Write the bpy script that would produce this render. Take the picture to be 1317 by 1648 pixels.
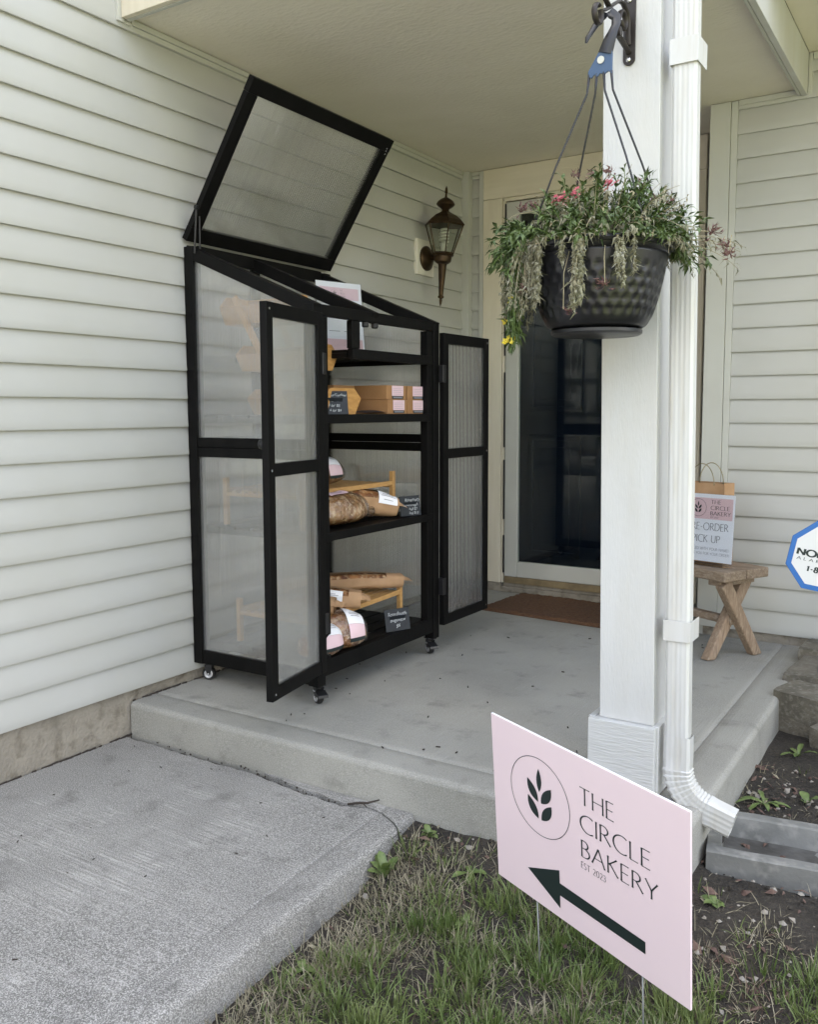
import bpy, bmesh, math, random
from mathutils import Vector, Matrix, noise as mnoise
import numpy as np
R = math.radians
random.seed(7)
rng = np.random.default_rng(11)
for o in list(bpy.data.objects): bpy.data.objects.remove(o)
SC = bpy.context.scene
COL = SC.collection

# ------------------------------------------------------------------ camera
cam = bpy.data.objects.new('camera', bpy.data.cameras.new('camera')); COL.objects.link(cam)
rx = Vector((0.84472225, 0.53519725, -0.00286818)); ux = Vector((-0.04685513, 0.07928957, 0.99574985)); fx = Vector((-0.53315, 0.84099766, -0.0920544))
M = Matrix.Identity(4)
for i in range(3):
    M[i][0] = rx[i]; M[i][1] = ux[i]; M[i][2] = -fx[i]
M[0][3], M[1][3], M[2][3] = 2.46628824, -2.23744294, 1.01225925
cam.matrix_world = M
cam.data.sensor_fit = 'VERTICAL'; cam.data.sensor_height = 36; cam.data.sensor_width = 36
cam.data.lens = 36 * 1438.788 / 1648
cam.data.shift_y = -30.0 / 1648
cam.data.clip_start = 0.05; cam.data.clip_end = 500
SC.camera = cam

# ------------------------------------------------------------------ sky, sun, exposure
SUN_EL, SUN_AZ = R(50), R(-50)          # azimuth from +y towards +x: the sun stands behind the house, the porch lies in its shade
w = bpy.data.worlds.new('World'); SC.world = w; w.use_nodes = True
nt = w.node_tree; nt.nodes.clear()
sky = nt.nodes.new('ShaderNodeTexSky'); sky.sky_type = 'NISHITA'; sky.sun_disc = False
sky.sun_elevation = SUN_EL; sky.sun_rotation = SUN_AZ; sky.dust_density = 4.0; sky.ozone_density = 0.4; sky.air_density = 1.0
bg = nt.nodes.new('ShaderNodeBackground'); bg.inputs[1].default_value = 0.15
wo = nt.nodes.new('ShaderNodeOutputWorld'); # unseen pale cloud added all round to neutralise the blue sky light
tc = nt.nodes.new('ShaderNodeTexCoord'); cn = nt.nodes.new('ShaderNodeTexNoise'); cn.inputs['Scale'].default_value = 3.2; cn.inputs['Detail'].default_value = 7; nt.links.new(tc.outputs['Generated'], cn.inputs['Vector'])
cr = nt.nodes.new('ShaderNodeMapRange'); cr.inputs[1].default_value = .42; cr.inputs[2].default_value = .60; nt.links.new(cn.outputs[0], cr.inputs[0])
cm = nt.nodes.new('ShaderNodeMixRGB'); cm.inputs[2].default_value = (4.3, 4.1, 3.8, 1); nt.links.new(cr.outputs[0], cm.inputs[0]); nt.links.new(sky.outputs[0], cm.inputs[1])
nt.links.new(cm.outputs[0], bg.inputs[0]); nt.links.new(bg.outputs[0], wo.inputs[0])
sl = bpy.data.lights.new('sun', 'SUN'); sl.energy = 5.0; sl.angle = R(0.53); sl.color = (1, 0.95, 0.87)
so = bpy.data.objects.new('sun', sl); COL.objects.link(so)
sd = Vector((math.sin(SUN_AZ) * math.cos(SUN_EL), math.cos(SUN_AZ) * math.cos(SUN_EL), math.sin(SUN_EL)))
so.rotation_euler = sd.to_track_quat('Z', 'Y').to_euler(); so.location = sd * 30
SC.view_settings.view_transform = 'Standard'; SC.view_settings.look = 'None'
SC.view_settings.gamma = 1; SC.view_settings.use_curve_mapping = False
SC.view_settings.exposure = 2.85
SC.cycles.use_denoising = True
SC.cycles.max_bounces = 10; SC.cycles.transmission_bounces = 8; SC.cycles.transparent_max_bounces = 12

# ------------------------------------------------------------------ materials
def nodes(name):
    m = bpy.data.materials.new(name); m.use_nodes = True
    n = m.node_tree; b = n.nodes['Principled BSDF']
    return m, n, b
def mat(name, c, rough=.6, c2=None, scale=8, amt=.5, bump=0, bscale=200, bdist=.001, metal=0, stretch=None, spec=None, detail=4, c3=None, scale3=60, lo=.35, hi=.65, extra=None):
    """base colour mottled towards c2 (noise, scale per metre) and c3 (finer noise), plus fine bump"""
    m, n, b = nodes(name); L = n.links
    g = n.nodes.new('ShaderNodeTexCoord'); src = g.outputs['Object']
    geo = n.nodes.new('ShaderNodeNewGeometry'); src = geo.outputs['Position']
    if stretch:
        mp = n.nodes.new('ShaderNodeMapping'); mp.inputs['Scale'].default_value = stretch; L.new(src, mp.inputs[0]); src = mp.outputs[0]
    b.inputs['Roughness'].default_value = rough; b.inputs['Metallic'].default_value = metal
    if spec is not None: b.inputs['Specular IOR Level'].default_value = spec
    col = None
    def nz(s, d=detail):
        t = n.nodes.new('ShaderNodeTexNoise'); t.inputs['Scale'].default_value = s; t.inputs['Detail'].default_value = d; L.new(src, t.inputs['Vector']); return t
    if c2:
        t = nz(scale); r = n.nodes.new('ShaderNodeMapRange'); r.inputs[1].default_value = lo; r.inputs[2].default_value = hi; r.inputs[4].default_value = amt * 2 if amt < .5 else 1
        L.new(t.outputs[0], r.inputs[0]); mx = n.nodes.new('ShaderNodeMixRGB'); mx.inputs[1].default_value = (*c, 1); mx.inputs[2].default_value = (*c2, 1)
        L.new(r.outputs[0], mx.inputs[0]); col = mx.outputs[0]
        if c3:
            t = nz(scale3); r = n.nodes.new('ShaderNodeMapRange'); r.inputs[1].default_value = .5; r.inputs[2].default_value = .72
            L.new(t.outputs[0], r.inputs[0]); m2 = n.nodes.new('ShaderNodeMixRGB'); m2.inputs[2].default_value = (*c3, 1); L.new(col, m2.inputs[1]); L.new(r.outputs[0], m2.inputs[0]); col = m2.outputs[0]
        L.new(col, b.inputs['Base Color'])
    else:
        b.inputs['Base Color'].default_value = (*c, 1)
    if bump:
        t = nz(bscale); bp = n.nodes.new('ShaderNodeBump'); bp.inputs['Strength'].default_value = bump; bp.inputs['Distance'].default_value = bdist
        L.new(t.outputs[0], bp.inputs['Height']); L.new(bp.outputs[0], b.inputs['Normal'])
    return m
MT = {}
MT['siding'] = mat('vinyl_siding', (.475, .472, .445), .5, (.455, .45, .415), 3, .5, .25, 260, .0006)
MT['trim'] = mat('vinyl_trim', (.52, .52, .475), .5, (.49, .485, .44), 4, .5)
MT['cream'] = mat('cream_wood_trim', (.72, .66, .535), .55, (.67, .61, .485), 9, .5, .5, 60, .003, stretch=(3, 3, .35))
MT['creamh'] = mat('cream_wood_header', (.72, .66, .535), .55, (.67, .61, .485), 9, .5, .5, 60, .003, stretch=(.35, 3, 3))
MT['stucco'] = mat('textured_ceiling', (.80, .745, .645), .75, (.77, .715, .61), 5, .5, .6, 48, .006, stretch=(.8, 1.5, 1), detail=8)
MT['post'] = mat('white_post_paint', (.58, .58, .57), .5, (.555, .55, .53), 5, .5, .5, 80, .002, stretch=(3, 3, .5), c3=(.54, .525, .49), scale3=3)
MT['base'] = mat('white_base_boards', (.58, .58, .57), .5, (.54, .54, .525), 5, .5, .8, 70, .003, stretch=(.4, .4, 3))
MT['gutter'] = mat('white_enamel', (.60, .60, .585), .32, (.57, .56, .53), 4, .5, stretch=(6, 6, .6), c3=(.53, .51, .46), scale3=9)
MT['found'] = mat('foundation_concrete', (.32, .285, .23), .9, (.235, .21, .17), 7, .5, .8, 90, .006, c3=(.17, .145, .11), scale3=22)
MT['black'] = mat('black_stained_wood', (.0022, .0022, .0022), .55, (.0045, .0042, .004), 20, .5, .3, 90, .0008, stretch=(1, 1, .2), spec=.15)
MT['blackm'] = mat('black_metal', (.012, .012, .013), .35)
MT['rubber'] = mat('black_rubber', (.012, .012, .012), .5)
MT['steel'] = mat('bright_steel', (.65, .65, .66), .25, metal=1)
MT['rim'] = mat('grey_wheel_rim', (.62, .62, .64), .35, metal=.6)
MT['bamboo'] = mat('bamboo_wood', (.55, .32, .12), .5, (.45, .25, .085), 30, .5, .2, 80, .0006, stretch=(5, 1, 5))
MT['pine'] = mat('pine_wood', (.56, .30, .09), .5, (.44, .22, .06), 26, .5, .2, 80, .0006, stretch=(5, 1, 5))
MT['kraft'] = mat('kraft_board', (.36, .19, .078), .75, (.32, .165, .066), 14, .5)
MT['paper'] = mat('kraft_paper', (.44, .27, .145), .75, (.38, .225, .115), 18, .5, .5, 40, .003)
MT['crust'] = mat('bread_crust', (.36, .155, .045), .6, (.11, .036, .012), 30, .5, 1, 70, .006, c3=(.60, .43, .25), scale3=55)
MT['crustl'] = mat('pale_bread_crust', (.46, .25, .09), .6, (.20, .085, .026), 24, .5, 1, 60, .006, c3=(.68, .52, .31), scale3=45)
MT['white'] = mat('white_paper', (.82, .82, .85), .6)
MT['pink'] = mat('pink_print', (.74, .52, .53), .55)
MT['pinkl'] = mat('pink_label', (.74, .54, .58), .6)
MT['grey'] = mat('grey_print', (.22, .22, .25), .6)
MT['ink'] = mat('dark_green_black_ink', (.012, .022, .022), .5)
MT['slate'] = mat('chalkboard', (.006, .009, .014), .55, (.010, .014, .021), 30, .5)
MT['chalk'] = mat('chalk', (.50, .52, .53), .8)
MT['navy'] = mat('navy_door_paint', (.004, .008, .021), .3)
MT['sill'] = mat('weathered_threshold', (.26, .20, .11), .5, (.18, .135, .075), 20, .5)
MT['mat'] = mat('coir', (.13, .062, .030), .95, (.085, .04, .02), 60, .5, 1, 420, .006, c3=(.20, .11, .055), scale3=240)
MT['bronze'] = mat('antique_brass', (.075, .046, .024), .4, (.045, .028, .016), 30, .5, metal=.75)
MT['cfl'] = mat('cfl_glass', (.78, .77, .70), .3)
MT['block'] = mat('vinyl_mount_block', (.72, .69, .60), .5)
MT['pot'] = mat('black_plastic_pot', (.009, .009, .011), .36)
MT['strap'] = mat('black_plastic_hanger', (.014, .014, .016), .4)
MT['blue'] = mat('blue_tinted_plastic', (.045, .085, .16), .35)
MT['iron'] = mat('dark_brown_iron', (.035, .029, .026), .45, metal=.4)
MT['soilpot'] = mat('potting_soil', (.03, .022, .015), .95)
MT['green'] = mat('green_leaf', (.05, .085, .02), .5, (.09, .13, .035), 20, .5, c3=(.03, .06, .015), scale3=50)
MT['greenl'] = mat('light_green_leaf', (.14, .21, .05), .5, (.09, .15, .03), 20, .5)
MT['dry'] = mat('withered_leaf', (.26, .245, .165), .8, (.16, .16, .095), 30, .5, c3=(.34, .33, .26), scale3=60)
MT['drystem'] = mat('dry_stem', (.34, .29, .19), .8, (.22, .20, .11), 30, .5)
MT['fpink'] = mat('pink_petal', (.50, .07, .11), .5, (.58, .17, .19), 60, .5)
MT['fyellow'] = mat('yellow_petal', (.72, .58, .05), .5)
MT['fdead'] = mat('dead_flower', (.07, .022, .030), .8, (.22, .13, .10), 120, .5)
MT['bench'] = mat('weathered_wood', (.29, .215, .15), .75, (.21, .15, .10), 12, .5, .7, 60, .003, stretch=(1, 5, 5), c3=(.36, .29, .22), scale3=25)
MT['benchv'] = mat('weathered_wood_legs', (.32, .225, .15), .75, (.23, .16, .105), 12, .5, .7, 60, .003, stretch=(5, 5, 1), c3=(.39, .30, .215), scale3=25)
MT['signpink'] = mat('pink_corrugated_plastic', (.83, .67, .705), .45, (.815, .655, .695), 6, .5, .12, 500, .0005)
MT['wire'] = mat('grey_galvanised_wire', (.20, .20, .20), .5, metal=.5)
MT['alblue'] = mat('blue_sign_border', (.02, .13, .42), .4)
MT['alwhite'] = mat('white_sign_face', (.69, .69, .69), .4)
MT['stone'] = mat('grey_limestone', (.185, .165, .13), .9, (.115, .104, .08), 12, .5, 1, 110, .006, c3=(.23, .215, .18), scale3=60, detail=8)
MT['splash'] = mat('grey_cast_concrete', (.20, .20, .187), .8, (.14, .14, .13), 9, .5, .5, 120, .002, c3=(.26, .255, .235), scale3=30)
MT['soil'] = mat('dark_soil', (.022, .018, .0135), .95, (.040, .033, .025), 9, .5, 1, 130, .012, c3=(.060, .050, .038), scale3=70, detail=8)
MT['pebble'] = mat('pale_pebbles', (.27, .25, .22), .8, (.26, .23, .19), 30, .5, .5, 150, .002)
MT['litter'] = mat('dead_leaf_litter', (.075, .043, .034), .8, (.145, .092, .07), 26, .5)
MT['grass'] = mat('grass_blade', (.085, .13, .026), .55, (.145, .18, .055), 7, .5, c3=(.055, .09, .02), scale3=30)
MT['straw'] = mat('dry_grass_blade', (.33, .295, .205), .75, (.22, .195, .13), 12, .5, c3=(.22, .19, .125), scale3=40)
MT['weed'] = mat('weed_leaf', (.095, .145, .035), .5, (.14, .18, .06), 40, .5, c3=(.06, .095, .03), scale3=90)
MT['twig'] = mat('dark_twig', (.035, .026, .02), .8)
MT['roof'] = mat('roof_shingle', (.10, .095, .09), .9)
MT['asphalt'] = mat('asphalt', (.05, .05, .052), .9, (.065, .065, .066), 3, .5)
MT['treeleaf'] = mat('tree_leaf', (.05, .085, .022), .6, (.085, .12, .03), 1.2, .5)
MT['bark'] = mat('tree_bark', (.09, .07, .05), .9)

def concrete(name, base, dark, light, ridge_axis, period, ridge_amt, band=None, speck=.5):
    """broom finished concrete: speckle, blotches, ridges across ridge_axis ('x' or 'y' = direction the pattern varies in)"""
    m, n, b = nodes(name); L = n.links; N = n.nodes.new
    geo = N('ShaderNodeNewGeometry'); P = geo.outputs['Position']
    sep = N('ShaderNodeSeparateXYZ'); L.new(P, sep.inputs[0])
    def nz(s, d=3, vec=P, r=.5):
        t = N('ShaderNodeTexNoise'); t.inputs['Scale'].default_value = s; t.inputs['Detail'].default_value = d; t.inputs['Roughness'].default_value = r; L.new(vec, t.inputs['Vector']); return t.outputs[0]
    def rng_(v, a, c, lo=0, hi=1):
        r = N('ShaderNodeMapRange'); r.inputs[1].default_value = a; r.inputs[2].default_value = c; r.inputs[3].default_value = lo; r.inputs[4].default_value = hi; L.new(v, r.inputs[0]); return r.outputs[0]
    def mth(op, a, c):
        k = N('ShaderNodeMath'); k.operation = op
        for i, v in enumerate((a, c)):
            if isinstance(v, (int, float)): k.inputs[i].default_value = v
            else: L.new(v, k.inputs[i])
        return k.outputs[0]
    def mix(f, a, c):
        k = N('ShaderNodeMixRGB')
        if isinstance(f, (int, float)): k.inputs[0].default_value = f
        else: L.new(f, k.inputs[0])
        for i, v in ((1, a), (2, c)):
            if isinstance(v, tuple): k.inputs[i].default_value = (*v, 1)
            else: L.new(v, k.inputs[i])
        return k.outputs[0]
    col = mix(rng_(nz(2.2, 5), .38, .62), base, dark)
    col = mix(mth('MULTIPLY', rng_(nz(330, 2), .42, .66), speck), col, light)
    col = mix(mth('MULTIPLY', rng_(nz(420, 2), .55, .70), speck * .8), col, tuple(x * .35 for x in dark))
    # ridges
    mp = N('ShaderNodeMapping'); mp.inputs['Scale'].default_value = (5, 60, 1) if ridge_axis == 'y' else (60, 5, 1); L.new(P, mp.inputs[0])
    k = sep.outputs[1 if ridge_axis == 'y' else 0]
    ph = mth('ADD', mth('MULTIPLY', k, 2 * math.pi / period), mth('MULTIPLY', nz(1.0, 2, mp.outputs[0]), 7.0))
    s = mth('SINE', ph, 0)
    mp2 = N('ShaderNodeMapping'); mp2.inputs['Scale'].default_value = (4, 1 / period * 1.15, 1) if ridge_axis == 'y' else (1 / period * 1.15, 4, 1); L.new(P, mp2.inputs[0])
    s = mth('ADD', mth('MULTIPLY', rng_(s, -.4, 1), .45), mth('MULTIPLY', rng_(nz(1.0, 2, mp2.outputs[0]), .45, .68), .75))
    patch = mth('MULTIPLY', rng_(nz(3.1, 3), .40, .60), rng_(nz(13, 3), .30, .62))
    rid = mth('MULTIPLY', mth('MULTIPLY', s, patch), ridge_amt)
    if band:   # trowelled edge bands without broom ridges
        ax, val, sign = band
        q = sep.outputs[0 if ax == 'x' else 1]
        msk = mth('GREATER_THAN', q, val) if sign > 0 else mth('LESS_THAN', q, val)
        rid = mth('MULTIPLY', rid, mth('SUBTRACT', 1.0, msk))
    fine = nz(1.0, 2, mp.outputs[0])
    rid2 = mth('MULTIPLY', rid, rng_(nz(290, 3), .38, .60, .05, 1.25))
    col = mix(rid2, col, light)
    col = mix(mth('MULTIPLY', rng_(nz(9, 6, r=.65), .56, .74), .55), col, tuple(x * .55 for x in dark))
    L.new(col, b.inputs['Base Color']); b.inputs['Roughness'].default_value = .85
    h = mth('ADD', mth('MULTIPLY', rid, 1.2), mth('MULTIPLY', nz(260, 3), .8))
    bp = N('ShaderNodeBump'); bp.inputs['Strength'].default_value = .6; bp.inputs['Distance'].default_value = .002
    L.new(h, bp.inputs['Height']); L.new(bp.outputs[0], b.inputs['Normal'])
    return m
MT['walk'] = concrete('broomed_walk_concrete', (.205, .198, .182), (.132, .127, .116), (.52, .50, .47), 'y', .0125, .8, ('x', 1.10, 1), .8)
MT['porch'] = concrete('porch_concrete', (.325, .315, .28), (.255, .248, .22), (.43, .42, .385), 'x', .011, .42, ('y', -.066, -1), .55)

def facing(n, lo, hi, normal=None):
    """reflectance that rises towards grazing angles, the same on both faces of a sheet"""
    N = n.nodes.new; L = n.links
    lw_ = N('ShaderNodeLayerWeight'); lw_.inputs[0].default_value = .5
    if normal is not None: L.new(normal, lw_.inputs['Normal'])
    p = N('ShaderNodeMath'); p.operation = 'POWER'; L.new(lw_.outputs['Facing'], p.inputs[0]); p.inputs[1].default_value = 3.6
    r = N('ShaderNodeMapRange'); L.new(p.outputs[0], r.inputs[0]); r.inputs[3].default_value = lo; r.inputs[4].default_value = hi
    return r.outputs[0]
def poly_mat(name, axis):
    """ribbed twin-wall polycarbonate: rough see-through, milky streaks, glossy skin; ribs vary along x+y ('w') or y"""
    m, n, b = nodes(name); L = n.links; N = n.nodes.new; n.nodes.remove(b); out = n.nodes['Material Output']
    geo = N('ShaderNodeNewGeometry'); sep = N('ShaderNodeSeparateXYZ'); L.new(geo.outputs['Position'], sep.inputs[0])
    if axis == 'w':
        a = N('ShaderNodeMath'); a.operation = 'ADD'; L.new(sep.outputs[0], a.inputs[0]); L.new(sep.outputs[1], a.inputs[1]); u = a.outputs[0]
    else: u = sep.outputs[1]
    k = N('ShaderNodeMath'); k.operation = 'MULTIPLY'; L.new(u, k.inputs[0]); k.inputs[1].default_value = 2 * math.pi / .012
    s = N('ShaderNodeMath'); s.operation = 'SINE'; L.new(k.outputs[0], s.inputs[0])
    cmb = N('ShaderNodeCombineXYZ'); L.new(u, cmb.inputs[0])
    z8 = N('ShaderNodeMath'); z8.operation = 'MULTIPLY'; L.new(sep.outputs[2], z8.inputs[0]); z8.inputs[1].default_value = .004; L.new(z8.outputs[0], cmb.inputs[1])
    t = N('ShaderNodeTexNoise'); t.inputs['Scale'].default_value = 200; t.inputs['Detail'].default_value = 4; L.new(cmb.outputs[0], t.inputs['Vector'])
    r = N('ShaderNodeMapRange'); L.new(t.outputs[0], r.inputs[0]); r.inputs[1].default_value = .35; r.inputs[2].default_value = .72; r.inputs[3].default_value = .08; r.inputs[4].default_value = .25
    r2 = N('ShaderNodeMapRange'); L.new(s.outputs[0], r2.inputs[0]); r2.inputs[1].default_value = .2; r2.inputs[2].default_value = 1; r2.inputs[3].default_value = 0; r2.inputs[4].default_value = .10
    ad = N('ShaderNodeMath'); ad.operation = 'ADD'; L.new(r.outputs[0], ad.inputs[0]); L.new(r2.outputs[0], ad.inputs[1])
    bp = N('ShaderNodeBump'); bp.inputs['Strength'].default_value = .09; bp.inputs['Distance'].default_value = .001
    hh = N('ShaderNodeMath'); hh.operation = 'ADD'; L.new(s.outputs[0], hh.inputs[0]); L.new(t.outputs[0], hh.inputs[1]); L.new(hh.outputs[0], bp.inputs['Height'])
    ref = N('ShaderNodeBsdfRefraction'); ref.inputs['Color'].default_value = (.97, .97, .96, 1); ref.inputs['IOR'].default_value = 1.15; ref.inputs['Roughness'].default_value = .085
    L.new(bp.outputs[0], ref.inputs['Normal'])
    df = N('ShaderNodeBsdfDiffuse'); df.inputs[0].default_value = (.86, .86, .84, 1)
    tr = N('ShaderNodeBsdfTranslucent'); tr.inputs[0].default_value = (.90, .90, .88, 1)
    mm = N('ShaderNodeMixShader'); mm.inputs[0].default_value = .5; L.new(df.outputs[0], mm.inputs[1]); L.new(tr.outputs[0], mm.inputs[2])
    m1 = N('ShaderNodeMixShader'); L.new(ad.outputs[0], m1.inputs[0]); L.new(ref.outputs[0], m1.inputs[1]); L.new(mm.outputs[0], m1.inputs[2])
    gl = N('ShaderNodeBsdfGlossy'); gl.inputs['Roughness'].default_value = .12; gl.inputs[0].default_value = (.95, .95, .95, 1); L.new(bp.outputs[0], gl.inputs['Normal'])
    f2 = facing(n, .19, .9, bp.outputs[0])
    m2 = N('ShaderNodeMixShader'); L.new(f2, m2.inputs[0]); L.new(m1.outputs[0], m2.inputs[1]); L.new(gl.outputs[0], m2.inputs[2])
    L.new(m2.outputs[0], out.inputs[0])
    return m
MT['poly'] = poly_mat('ribbed_polycarbonate', 'w'); MT['polylid'] = poly_mat('ribbed_polycarbonate_lid', 'y')

def clear_mat(name, tint, rough, refl_lo, bump=0, bscale=60):
    m, n, b = nodes(name); L = n.links; N = n.nodes.new; n.nodes.remove(b); out = n.nodes['Material Output']
    t = N('ShaderNodeBsdfTransparent'); t.inputs[0].default_value = (*tint, 1)
    g = N('ShaderNodeBsdfGlossy'); g.inputs['Roughness'].default_value = rough
    nrm = None
    if bump:
        geo = N('ShaderNodeNewGeometry'); z = N('ShaderNodeTexNoise'); z.inputs['Scale'].default_value = bscale; z.inputs['Detail'].default_value = 5; L.new(geo.outputs['Position'], z.inputs['Vector'])
        bp = N('ShaderNodeBump'); bp.inputs['Strength'].default_value = bump; bp.inputs['Distance'].default_value = .01; L.new(z.outputs[0], bp.inputs['Height'])
        L.new(bp.outputs[0], g.inputs['Normal']); nrm = bp.outputs[0]
    mx = N('ShaderNodeMixShader'); L.new(facing(n, refl_lo, 1, nrm), mx.inputs[0]); L.new(t.outputs[0], mx.inputs[1]); L.new(g.outputs[0], mx.inputs[2]); L.new(mx.outputs[0], out.inputs[0])
    return m
MT['glass'] = clear_mat('window_glass', (.80, .84, .84), .015, .07)
MT['lampglass'] = clear_mat('lantern_glass', (.80, .82, .78), .05, .06)
MT['wrap'] = clear_mat('cling_wrap', (.93, .93, .93), .13, .13, 1.0, 70)
MT['acrylic'] = clear_mat('clear_acrylic', (.93, .94, .95), .03, .03)

# ------------------------------------------------------------------ mesh builder
ORG = {}
class MB:
    def __init__(s): s.v = []; s.f = []; s.m = []
    def add(s, vs, fs, mi=0):
        b = len(s.v); s.v += [tuple(p) for p in vs]; s.f += [tuple(b + i for i in f) for f in fs]; s.m += [mi] * len(fs); return s
    def box(s, x0, y0, z0, x1, y1, z1, mi=0):
        return s.add([(x0, y0, z0), (x1, y0, z0), (x1, y1, z0), (x0, y1, z0), (x0, y0, z1), (x1, y0, z1), (x1, y1, z1), (x0, y1, z1)],
                     [(0, 3, 2, 1), (4, 5, 6, 7), (0, 1, 5, 4), (1, 2, 6, 5), (2, 3, 7, 6), (3, 0, 4, 7)], mi)
    def bar(s, a, b, w, h, up=(0, 0, 1), mi=0, ex=0):
        """oriented box from a to b; w across, h along up"""
        a = Vector(a); b = Vector(b); d = (b - a).normalized(); a = a - d * ex; b = b + d * ex; up = Vector(up)
        sx = d.cross(up).normalized(); u = sx.cross(d).normalized()
        vs = [p + sx * (i * w / 2) + u * (j * h / 2) for p in (a, b) for (i, j) in ((-1, -1), (1, -1), (1, 1), (-1, 1))]
        return s.add(vs, [(0, 1, 2, 3), (7, 6, 5, 4), (0, 4, 5, 1), (1, 5, 6, 2), (2, 6, 7, 3), (3, 7, 4, 0)], mi)
    def tube(s, pts, r, n=8, mi=0, cap=True, flat=1.0, upv=None):
        pts = [Vector(p) for p in pts]; k = len(pts); rs = r if isinstance(r, (list, tuple)) else [r] * k
        b = len(s.v); prev = None
        for i, p in enumerate(pts):
            d = (pts[min(i + 1, k - 1)] - pts[max(i - 1, 0)]).normalized()
            if upv is not None: sx = Vector(upv); sx = (sx - d * sx.dot(d)).normalized()
            elif prev is None: sx = d.orthogonal().normalized()
            else: sx = (prev - d * prev.dot(d)).normalized()
            prev = sx; sy = d.cross(sx)
            for j in range(n):
                a = 2 * math.pi * j / n; s.v.append(tuple(p + sx * (math.cos(a) * rs[i]) + sy * (math.sin(a) * rs[i] * flat)))
        for i in range(k - 1):
            for j in range(n):
                s.f.append((b + i * n + j, b + i * n + (j + 1) % n, b + (i + 1) * n + (j + 1) % n, b + (i + 1) * n + j)); s.m.append(mi)
        if cap:
            s.f.append(tuple(b + j for j in range(n))[::-1]); s.f.append(tuple(b + (k - 1) * n + j for j in range(n))); s.m += [mi, mi]
        return s
    def lathe(s, prof, n=24, c=(0, 0, 0), mi=0, axis=None, a0=0, disp=None):
        """profile of (radius, height) turned about z through c, or about 'axis' matrix"""
        b = len(s.v); k = len(prof)
        for i, (r, z) in enumerate(prof):
            for j in range(n):
                a = a0 + 2 * math.pi * j / n; rr = r + (disp(a, i) if disp else 0)
                p = Vector((rr * math.cos(a), rr * math.sin(a), z))
                if axis: p = axis @ p
                s.v.append((p[0] + c[0], p[1] + c[1], p[2] + c[2]))
        for i in range(k - 1):
            for j in range(n):
                s.f.append((b + i * n + j, b + i * n + (j + 1) % n, b + (i + 1) * n + (j + 1) % n, b + (i + 1) * n + j)); s.m.append(mi)
        for i, fl in ((0, True), (k - 1, False)):
            if prof[i][0] > 1e-5:
                t = tuple(b + i * n + j for j in range(n)); s.f.append(t[::-1] if fl else t); s.m.append(mi)
        return s
    def prism(s, poly, o, ex, ey, depth, mi=0):
        """2-D polygon in the frame (o, ex, ey) extruded along ex x ey by depth"""
        o = Vector(o); ex = Vector(ex); ey = Vector(ey); nz = ex.cross(ey).normalized(); n = len(poly); b = len(s.v)
        for d in (0, depth): s.v += [tuple(o + ex * p[0] + ey * p[1] + nz * d) for p in poly]
        s.f += [tuple(range(b, b + n))[::-1], tuple(range(b + n, b + 2 * n))] + [(b + i, b + (i + 1) % n, b + n + (i + 1) % n, b + n + i) for i in range(n)]
        s.m += [mi] * (n + 2); return s
    def grid(s, P, nu, nv, mi=0, closeu=False):
        b = len(s.v); s.v += [tuple(p) for p in P]
        for i in range(nu - (0 if closeu else 1)):
            for j in range(nv - 1):
                i2 = (i + 1) % nu
                s.f.append((b + i * nv + j, b + i2 * nv + j, b + i2 * nv + j + 1, b + i * nv + j + 1)); s.m.append(mi)
        return s
    def build(s, name, mats, parent=None, smooth=False, bevel=0, seg=2, sub=0, kind=None, loc=None, autosm=None):
        me = bpy.data.meshes.new(name); og = Vector(loc) if loc is not None else (ORG[parent.name] if parent else Vector((0, 0, 0)))
        me.from_pydata([(p[0] - og[0], p[1] - og[1], p[2] - og[2]) for p in s.v], [], s.f)
        for mm in (mats if isinstance(mats, list) else [mats]): me.materials.append(MT[mm])
        if any(s.m): me.polygons.foreach_set('material_index', s.m)
        if smooth: me.polygons.foreach_set('use_smooth', [True] * len(me.polygons))
        me.update(); o = bpy.data.objects.new(name, me); COL.objects.link(o)
        if autosm:
            me.polygons.foreach_set('use_smooth', [True] * len(me.polygons)); me.set_sharp_from_angle(angle=R(autosm))
        pg = ORG[parent.name] if parent else Vector((0, 0, 0))
        o.location = og - pg; ORG[o.name] = og
        if parent: o.parent = parent
        if bevel:
            bv = o.modifiers.new('bevel', 'BEVEL'); bv.width = bevel; bv.segments = seg; bv.limit_method = 'ANGLE'; bv.angle_limit = R(40)
        if sub: sb = o.modifiers.new('sub', 'SUBSURF'); sb.levels = sub; sb.render_levels = sub
        if kind: o['kind'] = kind
        return o
def tag(o, label=None, cat=None, group=None, kind=None):
    if label: o['label'] = label
    if cat: o['category'] = cat
    if group: o['group'] = group
    if kind: o['kind'] = kind
    return o
def thing(name, loc, label, cat, group=None):
    o = bpy.data.objects.new(name, None); COL.objects.link(o); o.location = loc; o.empty_display_size = .05
    ORG[o.name] = Vector(loc); return tag(o, label, cat, group)
def copy_obj(o, delta, parent=None):
    c = o.copy(); COL.objects.link(c); c.location = Vector(o.location) + Vector(delta)
    if parent is not None: c.parent = parent
    ORG[c.name] = ORG[o.name] + Vector(delta); return c
def copy_thing(root, delta, label=None, group=None):
    r = copy_obj(root, delta)
    if label: r['label'] = label
    if group: r['group'] = group
    for ch in list(root.children):
        c = copy_obj(ch, (0, 0, 0), r); ORG[c.name] = ORG[ch.name] + Vector(delta)
        for g in list(ch.children):
            d = copy_obj(g, (0, 0, 0), c); ORG[d.name] = ORG[g.name] + Vector(delta)
    return r
def rotz(p, c, a):
    x, y = p[0] - c[0], p[1] - c[1]; ca, sa = math.cos(a), math.sin(a)
    return (c[0] + x * ca - y * sa, c[1] + x * sa + y * ca, p[2])
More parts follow.
